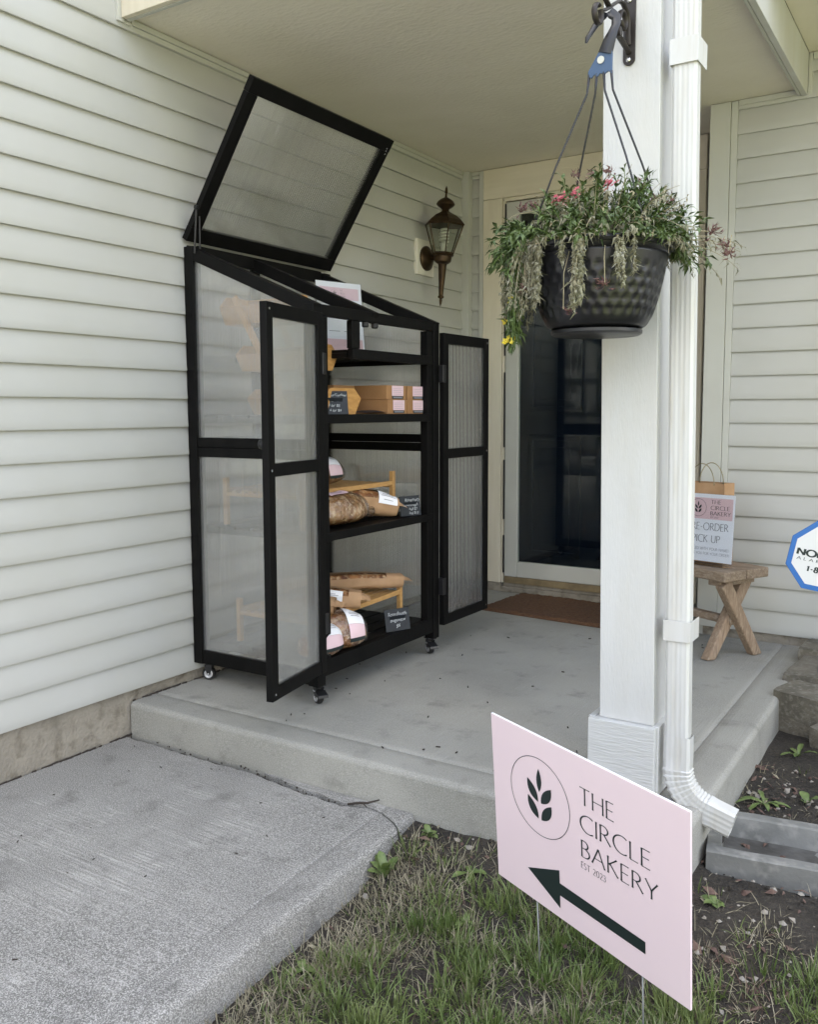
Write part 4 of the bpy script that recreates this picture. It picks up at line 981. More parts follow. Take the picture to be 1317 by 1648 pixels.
# ================================================================== HANGING BASKET
br = thing('plant_bracket', (1.69, .0, 1.94), 'dark scrolled iron bracket screwed to the white post', 'bracket')
PXB = 1.692
def round_rect(w_, h, r, n=6):
    P = []
    for cx_, cz_, a0 in ((w_ / 2 - r, h / 2 - r, 0), (-w_ / 2 + r, h / 2 - r, 90), (-w_ / 2 + r, -h / 2 + r, 180), (w_ / 2 - r, -h / 2 + r, 270)):
        P += [(cx_ + r * math.cos(R(a0 + 90 * i / n)), cz_ + r * math.sin(R(a0 + 90 * i / n))) for i in range(n + 1)]
    return P
MB().prism(round_rect(.031, .176, .015), (PXB, .0175, 1.955), (1, 0, 0), (0, 0, 1), .005).build('plate', 'iron', br, bevel=.0012)
for z in (1.880, 2.022): MB().lathe([(.0065, 0), (.006, .0025), (0, .0035)], 14, (PXB - .001, .012, z), axis=Matrix.Rotation(R(90), 4, 'X')).build('screw', 'steel', br, smooth=True)
def ribbon(m, path, wd=.014, th=.004):
    m.tube([(PXB, y, z) for y, z in path], wd / 2, 10, flat=th / wd * 2, upv=(1, 0, 0)); return m
def spiral(c, r, a0, a1, n=16, r1=None): return [(c[0] + (r + ((r1 or r) - r) * i / n) * math.cos(R(a0 + (a1 - a0) * i / n)), c[1] + (r + ((r1 or r) - r) * i / n) * math.sin(R(a0 + (a1 - a0) * i / n))) for i in range(n + 1)]
arm = [(.010, 1.897), (-.012, 1.903), (-.04, 1.908), (-.075, 1.914)]
ribbon(MB(), arm, .015, .005).build('lower_arm', 'iron', br, autosm=50)
MB().lathe([(0, -.011), (.011, -.011), (.011, .011), (0, .011)], 14, (PXB, -.076, 1.916), axis=Matrix.Rotation(R(90), 4, 'Y')).build('arm_joint', 'iron', br, autosm=40)
ribbon(MB(), [(.008, 1.915), (.002, 1.94), (.002, 1.965), (-.008, 1.985), (-.035, 1.997), (-.065, 1.992), (-.10, 1.972), (-.135, 1.950), (-.16, 1.937), (-.185, 1.926)] + spiral((-.205, 1.913), .022, 40, -290, 18, .020)).build('main_scroll', 'iron', br, autosm=50)
ribbon(MB(), [(-.078, 1.918), (-.072, 1.940), (-.060, 1.960)] + spiral((-.036, 1.955), .024, 160, -170, 18, .015)).build('inner_scroll', 'iron', br, autosm=50)
ribbon(MB(), [(-.115, 1.964), (-.135, 1.955), (-.155, 1.962), (-.165, 1.980), (-.160, 2.0), (-.14, 2.01), (-.125, 2.0), (-.125, 1.985)]).build('upper_curl', 'iron', br, autosm=50)

BX, BY, BZ = 1.697, -.195, 1.390           # rim centre
hbk = thing('hanging_basket', (BX, BY, 1.182), 'black dimpled plastic hanging pot on four wire straps from the scroll bracket', 'hanging pot')
prof = []; RH = .155
for i in range(26):
    t = i / 25; z = 1.202 + (BZ - .022 - 1.202) * t; r = .104 + (.161 - .104) * (t ** .52); prof.append((r, z))
def dimple(a, i):
    t = i / 25
    if not .14 < t < .84: return 0
    row = (t - .14) / .70 * 5; k = int(row); u = (a / (2 * math.pi) * 34 + .5 * (k % 2)) % 1 - .5; v = row - k - .5
    d = math.sqrt((u * 2) ** 2 + (v * 2) ** 2); return -.0045 * max(0, 1 - d * d) + .001
prof2 = [(.0, 1.192), (.086, 1.192), (.088, 1.202), (.100, 1.203)] + prof
m = MB(); kk = 4
m.lathe(prof2, 204, (BX, BY, 0), disp=lambda a, i: dimple(a, i - kk) if i >= kk else 0)
m.build('pot', 'pot', hbk, smooth=True)
MB().lathe([(.159, BZ - .024), (.163, BZ - .022), (.165, BZ - .020), (.168, BZ - .012), (.177, BZ - .012), (.180, BZ - .006), (.177, BZ), (.170, BZ + .002), (.163, BZ), (.159, BZ - .006), (.157, BZ - .03)], 90, (BX, BY, 0)).build('rim', 'pot', hbk, autosm=35)
MB().lathe([(.02, 1.187), (.100, 1.187), (.106, 1.191), (.106, 1.198), (.098, 1.201), (0, 1.199)], 60, (BX, BY, 0)).build('saucer', 'pot', hbk, autosm=35)
MB().lathe([(0, BZ - .012), (.145, BZ - .02)], 40, (BX, BY, 0)).build('potting_soil', 'soilpot', hbk)
apex = Vector((1.697, BY, 1.790))
hz0 = 1.775
st_x = (-.027, -.009, .008, .026)
for i, a in enumerate((205, 140, 330, 30)):
    e = Vector((BX + .172 * math.cos(R(a)), BY + .172 * math.sin(R(a)), BZ - .006)); s0 = Vector((1.697 + st_x[i], BY, hz0 + .01))
    MB().tube([s0, s0 + Vector((0, 0, -.03)) + (e - s0) * .03, s0.lerp(e, .5) + Vector((0, 0, -.004)), e], [.0036, .0026, .0024, .0024], 8).build('hanger_strap', 'strap', hbk, smooth=True)
HP = [(1.6665, 1.775), (1.7255, 1.775), (1.7255, 1.835)]
MB().prism([(1.667, 1.783), (1.6755, 1.776), (1.683, 1.783), (1.690, 1.777), (1.697, 1.784), (1.706, 1.779), (1.716, 1.785), (1.7255, 1.777), (1.7255, 1.850), (1.697, 1.838), (1.668, 1.792)], (0, BY + .003, 0), (1, 0, 0), (0, 0, 1), .006).build('hanger_plate', 'blue', hbk, bevel=.001)
hook = [(1.708, 1.826), (1.717, 1.852), (1.724, 1.872), (1.727, 1.892), (1.722, 1.912), (1.709, 1.924), (1.693, 1.924), (1.680, 1.912), (1.672, 1.892), (1.664, 1.870), (1.661, 1.858)]
m = MB(); m.tube([(x, BY + .02, z) for x, z in hook], [.018, .0155, .012, .011, .011, .012, .012, .010, .009, .007, .003], 10, flat=.45, upv=(1, 0, .3)); m.v = [(p[0], p[1] - .02 + .028 * sm(1.86, 1.92, p[2]) * 1.0, p[2]) for p in m.v]
m.build('hanger_hook', 'strap', hbk, autosm=50)
m = MB().lathe([(.0, 0), (.0085, 0), (.0085, .0012), (0, .0012)], 20, (1.699, BY - .0045, 1.812), axis=Matrix.Rotation(R(90), 4, 'X')); m.build('hanger_disc', 'trim', hbk)

# plants: living, withered, trailing
fp = thing('potted_plant', (BX, BY, BZ), 'half withered flowering plants with green, grey and yellow sprays spilling over the hanging pot', 'plant')
rg = random.Random(5)
def rv(s=1): return Vector((rg.gauss(0, s), rg.gauss(0, s), rg.gauss(0, s)))
def leaf_faces(m, p, d, l, w_, curl=.3, mi=0):
    d = d.normalized(); sx = d.cross(Vector((rg.gauss(0, .4), rg.gauss(0, .4), 1))).normalized(); nn = sx.cross(d)
    b = len(m.v); mid = p + d * (l * .5) + nn * (l * .12); tip = p + d * l - nn * (l * curl)
    m.v += [tuple(p), tuple(mid + sx * (w_ / 2) - nn * w_ * .2), tuple(tip), tuple(mid - sx * (w_ / 2) - nn * w_ * .2), tuple(mid)]
    m.f += [(b, b + 1, b + 4), (b + 1, b + 2, b + 4), (b + 2, b + 3, b + 4), (b + 3, b, b + 4)]; m.m += [mi] * 4
def stem(p, d, L, grav, n=10, wig=.12):
    pts = [p.copy()]; d = d.normalized()
    for i in range(n):
        d = (d + Vector((0, 0, -grav / n)) + rv(wig / n * 2)).normalized(); pts.append(pts[-1] + d * (L / n))
    return pts
green, dry, stg, std, std2 = MB(), MB(), MB(), MB(), MB()
pot_pt = lambda r0, a: Vector((BX + r0 * math.cos(R(a)), BY + r0 * math.sin(R(a)), BZ - .005))
def out(pts):      # keep trailing stems outside the pot wall
    o = []
    for p in pts:
        q = p.copy(); dx, dy = q.x - BX, q.y - BY; r = math.hypot(dx, dy)
        if q.z < BZ + .004 and r < .184 and r > .05:
            k = .186 / r; q.x = BX + dx * k; q.y = BY + dy * k
        o.append(q)
    return o
def spray(a, r0, el, L, grav, m, sm_, lf, ll, lw, rs=.0014, dense=2, curl=.3, droop=0.0):
    d = Vector((math.cos(R(a)) * math.cos(R(el)), math.sin(R(a)) * math.cos(R(el)), math.sin(R(el))))
    pts = out(stem(pot_pt(r0, a), d, L, grav)); sm_.tube(pts, [rs * (1 - .6 * i / len(pts)) for i in range(len(pts))], 4, cap=False)
    for i in range(1, len(pts)):
        for _ in range(dense):
            q = pts[i - 1].lerp(pts[i], rg.random()); dd = (pts[i] - pts[i - 1]).normalized()
            leaf_faces(m, q, dd * .7 + rv(.55) + Vector((0, 0, -droop)), ll * rg.uniform(.6, 1.3), lw * rg.uniform(.6, 1.2), curl)
    return pts
CAMSIDE = 310        # direction (deg) from pot towards the camera
FRONT = 291          # azimuth from the pot towards the photographer; 212 is picture left, 32 picture right
for _ in range(80):
    spray(rg.gauss(8, 38), rg.uniform(.01, .10), rg.uniform(35, 85), rg.uniform(.08, .15), rg.uniform(.3, 1.1), green, stg, 0, .020, .0060, dense=5)
for _ in range(16):
    spray(rg.gauss(30, 16), rg.uniform(.10, .13), rg.uniform(20, 55), rg.uniform(.09, .15), rg.uniform(.8, 1.8), green, stg, 0, .030, .010, dense=2)
for _ in range(5):
    spray(rg.gauss(30, 10), .13, rg.uniform(15, 40), rg.uniform(.16, .22), rg.uniform(.9, 1.4), dry, std, 0, .018, .006, dense=2, curl=.6)
# mixed upright growth across the top
for _ in range(80):
    spray(rg.uniform(0, 360), rg.uniform(.0, .12), rg.uniform(55, 88), rg.uniform(.07, .17), rg.uniform(.3, 1.2), green, stg, 0, .024, .008, dense=3)
for _ in range(26):
    spray(rg.gauss(250, 60), rg.uniform(.05, .13), rg.uniform(35, 80), rg.uniform(.05, .11), rg.uniform(.5, 1.5), green, stg, 0, .026, .010, dense=3)
# withered grey mass inside the rim
for _ in range(150):
    spray(rg.gauss(240, 80), rg.uniform(.0, .09), rg.uniform(45, 88), rg.uniform(.05, .12), rg.uniform(.6, 1.9), dry, std, 0, .018, .006, dense=5, curl=.7, droop=.5)
for _ in range(40):
    spray(rg.gauss(20, 45), rg.uniform(.03, .13), rg.uniform(25, 75), rg.uniform(.09, .17), rg.uniform(.8, 2.0), dry, std, 0, .016, .005, dense=4, curl=.7, droop=.5)
# dry curtains hanging down over the pot front
for a, L, k in ((243, .18, 3), (246, .14, 3), (250, .10, 1), (277, .20, 4), (279, .17, 4), (281, .14, 2), (301, .07, 1), (306, .12, 2), (312, .09, 1), (264, .05, 1)):
    for _ in range(k): spray(a + rg.gauss(0, 1.6), .150, 30, L * rg.uniform(.75, 1.05), 7.5, dry, std, 0, .019, .0075, dense=4, curl=.8, droop=1.0)
# trailing left side: dry above, green with yellow flowers below
trail = []
for _ in range(80):
    spray(rg.gauss(200, 16), rg.uniform(.12, .152), rg.uniform(0, 60), rg.uniform(.09, .20), rg.uniform(3.5, 7.0), dry, std, 0, .014, .0045, dense=6, curl=.6, droop=.5)
for _ in range(46):
    trail.append(spray(rg.gauss(207, 11), .145, rg.uniform(-10, 25), rg.uniform(.14, .245), rg.uniform(5.5, 8.0), green, stg, 0, .024, .0080, dense=3, droop=.2))
for _ in range(55):
    spray(rg.gauss(203, 20), rg.uniform(.10, .145), rg.uniform(15, 70), rg.uniform(.08, .15), rg.uniform(1.2, 2.6), green, stg, 0, .024, .009, dense=4)
tag(green.build('green_foliage', 'green', fp), kind='stuff'); tag(dry.build('withered_foliage', 'dry', fp), kind='stuff')
tag(stg.build('green_stems', 'greenl', fp), kind='stuff'); tag(std.build('dry_stems', 'drystem', fp), kind='stuff')
def flower_mesh(kind):
    m = MB()
    if kind == 'yellow':
        for i in range(5):
            a = 2 * math.pi * i / 5; d = Vector((math.cos(a), math.sin(a), .5)); leaf_faces(m, Vector((0, 0, 0)), d, .013, .011, -.1)
    elif kind == 'pink':
        for i in range(30):
            c = Vector((rg.gauss(0, .013), rg.gauss(0, .013), rg.gauss(0, .005)))
            for k in range(5): a = 2 * math.pi * k / 5; leaf_faces(m, c, Vector((math.cos(a), math.sin(a), .35)), .0075, .0055, .1)
    else:
        for i in range(26):
            leaf_faces(m, rv(.004), rv(1) + Vector((0, 0, -.25)), rg.uniform(.010, .018), .004, .5)
    return m
def flower(kind, p, up=(0, 0, 1), src={}):
    nm = {'yellow': 'yellow_flower', 'pink': 'pink_flower', 'dead': 'dead_flower_head'}[kind]; mt = {'yellow': 'fyellow', 'pink': 'fpink', 'dead': 'fdead'}[kind]
    if kind not in src:
        m = flower_mesh(kind); m.v = [(v[0] + p[0], v[1] + p[1], v[2] + p[2]) for v in m.v]; o = m.build(nm, mt, fp, loc=p); src[kind] = o
    else:
        o = src[kind].copy(); COL.objects.link(o); o.parent = fp; o.location = Vector(p) - ORG[fp.name]
    o.rotation_euler = Vector(up).to_track_quat('Z', 'Y').to_euler(); o.scale = [rg.uniform(.8, 1.15)] * 3
for i in range(6):
    t = trail[rg.randrange(len(trail))]; flower('yellow', t[rg.randrange(5, 11)] + rv(.008), (rg.gauss(-.3, .4), -1, rg.gauss(.2, .4)))
for p in ((1.515, -.26, 1.41), (1.51, -.25, 1.30), (1.53, -.30, 1.27)): flower('yellow', p, (-.4, -1, .2))
for _ in range(70):
    a = rg.uniform(0, 360); pts = out(stem(pot_pt(rg.uniform(.03, .12), a), Vector((math.cos(R(a)) * .5, math.sin(R(a)) * .5, rg.uniform(.5, 1.4))), rg.uniform(.10, .19), rg.uniform(.3, 2.4), n=12, wig=.2)); std2.tube(pts, [.0012 - .0007 * i / 12 for i in range(len(pts))], 4, cap=False)
    if rg.random() < .5: leaf_faces(std2, pts[-1], rv(1), .012, .005, .5); leaf_faces(std2, pts[-1], rv(1), .012, .004, .5)
tag(std2.build('bare_stems', 'drystem', fp), kind='stuff')
tops = MB()
def stalk(p, base):
    q = Vector(p); b = Vector(base); mid = b.lerp(q, .55) + Vector((0, 0, .02)); tops.tube([b, mid, q], [.0016, .0013, .001], 5, cap=False)
for p, k in (((1.606, -.21, 1.508), 'pink'), ((1.640, -.22, 1.513), 'pink'), ((1.712, -.17, 1.540), 'pink'),
             ((1.640, -.20, 1.562), 'dead'), ((1.682, -.20, 1.556), 'dead'), ((1.721, -.19, 1.560), 'dead'), ((1.733, -.18, 1.508), 'dead'), ((1.555, -.24, 1.492), 'dead'), ((1.528, -.25, 1.488), 'dead'),
             ((1.80, -.20, 1.512), 'dead'), ((1.955, -.16, 1.405), 'dead'), ((1.975, -.16, 1.372), 'dead'), ((1.992, -.17, 1.352), 'dead'), ((1.86, -.2, 1.475), 'dead'), ((1.58, -.34, 1.285), 'dead'), ((1.692, -.345, 1.232), 'dead'), ((1.762, -.33, 1.285), 'dead'), ((1.815, -.15, 1.49), 'dead')):
    flower(k, p, (rg.gauss(0, .3), rg.gauss(-.5, .2), .8) if k == 'pink' else (rg.gauss(0, .5), rg.gauss(0, .5), -.6))
    if p[2] > BZ: stalk(p, pot_pt(.06, rg.uniform(0, 360)) if p[0] < 1.85 else pot_pt(.13, 10))
    else: tops.tube(out([Vector((p[0], p[1] + .01, BZ + .005)), Vector((p[0], p[1] - .004, (BZ + p[2]) / 2)), Vector(p)]), .0011, 5, cap=False)
tag(tops.build('flower_stalks', 'drystem', fp), kind='stuff')

# ================================================================== BENCH, NOTICE, BAG
bth = R(-26.5); bo = Vector((1.657, 1.359, 0)); bd = Vector((math.cos(bth), math.sin(bth), 0)); bn = Vector((-bd.y, bd.x, 0))      # right end, near corner; bn towards the wall
BW, BL, BT = .27, .62, .372
bx = lambda m: mb_xf(m, lambda p: bo + bd * p.x + bn * p.y + Vector((0, 0, p.z)))
bn_ = thing('wooden_bench', tuple(bo - bd * .3 + bn * .13), 'small weathered wooden bench with crossed legs beside the right siding wall', 'bench')
for y0, y1 in ((0, .132), (.138, .27)): bx(MB().box(-BL, y0, BT - .040, .0, y1, BT)).build('seat_plank', 'bench', bn_, bevel=.006)
for xx in (-.075, -BL + .075):
    bx(MB().box(xx - .03, .03, BT - .066, xx + .03, .24, BT - .0405)).build('cross_batten', 'bench', bn_, bevel=.003)
    for (ya, yb_, off) in ((.235, .02, -.012), (.045, .255, .030)):
        a = Vector((xx + off, ya, BT - .05)); b = Vector((xx + off, yb_, -.012))
        m = MB().bar(a, b, .040, .058, (0, 1, .4)); m.v = [(p[0], p[1], max(.0, p[2])) for p in m.v]; bx(m).build('leg', 'benchv', bn_, bevel=.006)
bx(MB().box(-BL + .10, .118, .135, -.06, .150, .168)).build('stretcher', 'bench', bn_, bevel=.004)
pn = thing('preorder_notice', (1.55, 1.5, BT), 'white and pink pre-order pick up notice in clear stand on the wooden bench', 'sign')
ya_ = R(-14.3); ex = Vector((math.cos(ya_), math.sin(ya_), 0)); f = Vector((ex.y, -ex.x, 0)); ey = (Vector((0, 0, 1)) * math.cos(.074) - f * math.sin(.074)); n = ex.cross(ey)
o = Vector((1.4435, 1.541, .3875)) + Vector((0, 0, 0)); fr = (o, ex, ey, n)
slab_on(fr, 0, 0, .216, .279, -.001, 0).build('sheet', 'white', pn); slab_on(fr, -.002, -.012, .218, .281, .0012, .003).build('acrylic_stand', 'acrylic', pn)
slab_on(fr, 0, -.0135, .218, -.011, .0, .06).build('stand_foot', 'acrylic', pn)
slab_on(fr, .008, .175, .208, .263, .0002, .0006).build('pink_header', 'pink', pn)
oo = o + n * .0011
m = wheat(MB(), (.056, .221), .036, oo, ex, ey, rw=.018)
for t, y, w_ in (('THE', .2395, .043), ('CIRCLE', .2155, .082), ('BAKERY', .1925, .088)): strokes(m, t, .0155, oo + ex * .112 + ey * y, ex, ey, .11, .06, width=w_)
strokes(m, 'EST 2023', .006, oo + ex * .113 + ey * .181, ex, ey, .1, .08, width=.034)
strokes(m, 'PRE-ORDER', .029, oo + ex * .015 + ey * .130, ex, ey, .085, .05, width=.178)
strokes(m, 'PICK UP', .029, oo + ex * .038 + ey * .080, ex, ey, .085, .05, width=.122)
m.build('lettering', 'ink', pn)
m = MB(); strokes(m, '(LABELED WITH YOUR NAME)', .0105, oo + ex * .012 + ey * .0475, ex, ey, .1, .08, width=.188); strokes(m, 'THANK YOU FOR YOUR ORDER!', .0105, oo + ex * .010 + ey * .0275, ex, ey, .1, .08, width=.194)
m.build('small_lettering', 'grey', pn)
pb = thing('paper_bag', (1.52, 1.57, BT), 'brown paper carrier bag with twisted handle behind the pre-order notice', 'bag')
def bagp(u, v, z):      # u along ex 0..1, v depth 0..1
    return Vector((1.405, 1.60, BT + .002)) + ex * (u * .205) - f * (v * .085) + Vector((0, 0, z))
m = MB(); P = []
ring = [(u / 8, 0) for u in range(9)] + [(1, v / 4) for v in range(1, 5)] + [(1 - u / 8, 1) for u in range(1, 9)] + [(0, 1 - v / 4) for v in range(1, 4)]
for (u, v) in ring:
    for k in range(12):
        z = .334 * k / 11; p = bagp(u, v, z); q = .006 * mnoise.noise(p * 14); sidef = 1 if u in (0, 1) and 0 < v < 1 else 0
        P.append(p + f * q - ex * (.022 * sidef * (1 if u == 1 else -1) * (1 - abs(v - .5) * 2) * k / 11))
m.grid(P, len(ring), 12, closeu=True); m.build('bag_body', 'paper', pb, autosm=25)
hp = [bagp(.5, 0, .325) + ex * (.055 * math.cos(R(a))) + Vector((0, 0, .09 * math.sin(R(a)))) - f * .002 for a in range(180, -1, -12)]
MB().tube(hp, .0022, 6).build('handle', 'drystem', pb, smooth=True)
hp = [p - f * .08 for p in hp]; MB().tube(hp, .0022, 6).build('handle', 'drystem', pb, smooth=True)

# ================================================================== YARD SIGN
ys_ = thing('yard_sign', (1.85, -.62, -.2), 'pink bakery yard sign with black arrow on wire stakes in the patchy grass', 'yard sign')
S0 = Vector((1.61009, -.55917, .36264)); S1 = Vector((2.08864, -.75637, .33544)); S3 = Vector((1.60754, -.51157, -.02241))
ex = (S1 - S0).normalized(); WS = (S1 - S0).length; dn_ = (S3 - S0); dn_ = dn_ - ex * dn_.dot(ex); HS = dn_.length; ey = -dn_.normalized(); n = ex.cross(ey)
if n.y > 0: n = -n
fr = (S0, ex, ey, n)
slab_on(fr, 0, -HS, WS, 0, -.0048, 0).build('panel', 'signpink', ys_, bevel=.0006)
m = slab_on(fr, .001, -.0010, WS - .001, .0006, -.0046, -.0004); m.build('top_edge', 'white', ys_)
oo = S0 + n * .0007
uv = lambda u, v: oo + ex * (u * WS) + ey * (-v * HS)
lm = wheat(MB(), (.2790 * WS, -.350 * HS), .167 * WS, oo, ex, ey, rw=.008)
lm.v = [tuple(Vector(v)) for v in lm.v]
hT = .092 * HS
strokes(lm, 'THE', hT, uv(.502, .252), ex, ey, .085, .05, width=.166 * WS)
strokes(lm, 'CIRCLE', hT, uv(.500, .398), ex, ey, .085, .05, width=.332 * WS)
strokes(lm, 'BAKERY', hT, uv(.502, .545), ex, ey, .085, .05, width=.362 * WS)
strokes(lm, 'EST 2023', .034 * HS, uv(.500, .610), ex, ey, .10, .06, width=.124 * WS)
b = len(lm.v); lm.v += [tuple(uv(*p)) for p in ((.194, .821), (.379, .713), (.379, .788), (.807, .797), (.807, .863), (.379, .861), (.378, .938))]; lm.f.append(tuple(range(b, b + 7))); lm.m.append(0)
lm.build('print', 'ink', ys_)
for u in (.236, .787):
    a = S0 + ex * (u * WS) + ey * (-HS * .35) - n * .0024; b_ = S0 + ex * (u * WS) + ey * (-HS * 1.0) - n * .0024; d = (b_ - a).normalized(); e = b_ + d * ((b_.z + .30) / -d.z)
    MB().tube([b_ + d * -.01, e], .0017, 8).build('wire_stake', 'wire', ys_, smooth=True)
    g_ = MB().add([uv(u - .005, .38), uv(u + .005, .38), uv(u + .005, .995), uv(u - .005, .995)], [(0, 1, 2, 3)]); 

# ================================================================== ALARM SIGN, STONES, SPLASH BLOCK
al = thing('alarm_sign', (2.015, 1.36, -.15), 'octagonal white alarm company sign with blue border cut off by the right frame edge', 'sign')
ac = Vector((2.016, 1.345, .468)); ff = Vector((.42, -.90, 0)).normalized(); ex = Vector((-ff.y, ff.x, 0)); ey = Vector((0, 0, 1)); rot = R(-12)
e1 = ex * math.cos(rot) + ey * math.sin(rot); e2 = -ex * math.sin(rot) + ey * math.cos(rot)
oc = lambda r: [(r * math.cos(R(22.5 + 45 * i)), r * math.sin(R(22.5 + 45 * i))) for i in range(8)]
Rr = .130 / math.cos(R(22.5))
MB().prism(oc(Rr), ac - ff * .004, e1, e2, .004).build('border', 'alblue', al, bevel=.0008)
MB().prism(oc(Rr * .855), ac + ff * .0002, e1, e2, .0006).build('face', 'alwhite', al)
m = MB(); q0 = ac + ff * .0014
strokes(m, 'NORTH', .023, q0 - e1 * .100 - e2 * .008, e1, e2, .26, .20, gap=.20, flare=0, width=.158)
strokes(m, 'ALARM', .0105, q0 - e1 * .097 - e2 * .0265, e1, e2, .13, .11, gap=.55, flare=0, width=.11)
strokes(m, '1-800', .019, q0 - e1 * .052 - e2 * .063, e1, e2, .26, .2, gap=.2, flare=0, width=.08)
b = len(m.v); m.v += [tuple(q0 + e1 * x + e2 * y) for x, y in ((-.028, .062), (.0, .064), (.010, .086), (.018, .064), (.048, .062), (.022, .046), (.032, .02), (.01, .036), (-.012, .02), (-.002, .046))]; m.f.append(tuple(range(b, b + 10))); m.m.append(0)
m.build('lettering', 'ink', al)
MB().tube([ac - ff * .012 + Vector((0, 0, .05)), Vector((ac.x - ff.x * .012, ac.y - ff.y * .012, -.22))], .006, 8).build('stake', 'wire', al)
MB().prism([(-.012, 0), (.03, -.004), (.034, .03), (-.008, .034)], ac + e2 * .134 - e1 * .02 - ff * .006, e1, e2, .008).build('top_clip', 'blackm', al, bevel=.001)

rwl = thing('stone_edging', (2.0, 1.1, -.15), 'stacked rough grey limestone blocks at the porch corner by the right wall', 'stone wall')
def stone(c, s, az, tilt_, seed, topflat=True):
    m = MB(); n = 7; P = []
    bm = bmesh.new(); bmesh.ops.create_cube(bm, size=1); bmesh.ops.subdivide_edges(bm, edges=bm.edges[:], cuts=6, use_grid_fill=True)
    for v in bm.verts:
        p = v.co.copy(); k = 1 - .05 * max(0, (abs(p.x) + abs(p.y) + abs(p.z)) - 1.05)
        q = Vector((p.x * s[0] * k, p.y * s[1] * k, p.z * s[2] * k))
        wv = Vector((seed * 3.7, 0, 0)); nv = mnoise.noise_vector(q * 6 + wv) * .007 + mnoise.noise_vector(q * 24 + wv) * .003
        q += nv; q = Matrix.Rotation(tilt_, 3, 'X') @ q; q = Matrix.Rotation(az, 3, 'Z') @ q; v.co = q + Vector(c)
    m.v = [tuple(v.co) for v in bm.verts]; m.f = [tuple(x.index for x in f_.verts) for f_ in bm.faces]; m.m = [0] * len(m.f); bm.free()
    return m.build('stone', 'stone', rwl, autosm=24)
stone((2.045, 1.10, -.045), (.25, .16, .15), R(-24), R(4), 1)
stone((2.02, 1.42, -.012), (.22, .30, .085), R(-6), 0, 2)
stone((2.09, 1.665, .022), (.36, .21, .07), R(-4), 0, 3)
stone((2.13, 1.00, -.10), (.12, .16, .11), R(-30), R(6), 4)
stone((2.06, 1.02, -.165), (.22, .20, .075), R(-20), R(8), 5)
stone((2.26, 1.25, -.05), (.20, .24, .14), R(8), 0, 6)

sb = thing('splash_block', (2.2, .12, -.16), 'grey concrete splash block trough below the downspout outlet', 'splash block')
sa = R(9); so_ = Vector((1.940, -.010, -.162)); sxx = Vector((math.cos(sa), math.sin(sa), 0)); syy = Vector((-math.sin(sa) * .1 - .18, .98, 0)).normalized()
spf = lambda m: mb_xf(m, lambda p: so_ + sxx * p.x + syy * p.y + Vector((0, 0, p.z)))
LEN, WID, HGT = .62, .27, .068
m = MB()
prof = [(0, 0), (0, HGT - .004), (.004, HGT), (.034, HGT), (.040, HGT - .004), (.052, .014), (WID - .052, .014), (WID - .040, HGT - .004), (WID - .034, HGT), (WID - .004, HGT), (WID, HGT - .004), (WID, 0)]
P = []
xsn = np.linspace(0, LEN, 22)
for y, z in prof:
    for x in xsn: P.append((x, y + .002 * mnoise.noise(Vector((x * 9, y * 9, z * 9))), z + .002 * mnoise.noise(Vector((x * 12, y * 12, 3)))))
m.grid(P, len(prof), 22); m.f = [f_[::-1] for f_ in m.f]
m.add([(0, 0, 0), (0, WID, 0), (0, WID, HGT - .002), (0, 0, HGT - .002)], [(3, 2, 1, 0)]); m.box(.0005, .036, .005, .034, WID - .036, HGT - .001)
spf(m).build('trough', 'splash', sb, autosm=30)
MT['floor_shade'] = mat('dark_floor_shade', (.05, .047, .042), .9, (.10, .098, .092), 14, .5, .6, 80, .004)  # dark colour stands for the shade deep in the trough
m = MB(); m.grid([(x, y, .0155 + .003 * mnoise.noise(Vector((x * 12, y * 12, 6)))) for x in np.linspace(.038, LEN, 16) for y in np.linspace(.054, WID - .054, 8)], 16, 8); spf(m).build('floor_shade', 'floor_shade', sb, smooth=True)
m = MB()
for k in range(9): c = (random.uniform(.08, .4), random.uniform(.07, .2), .018); leaf_faces(m, Vector(c), Vector((random.uniform(-1, 1), random.uniform(-1, 1), .1)), .03, .015)
spf(m).build('debris', 'litter', sb, kind='stuff')

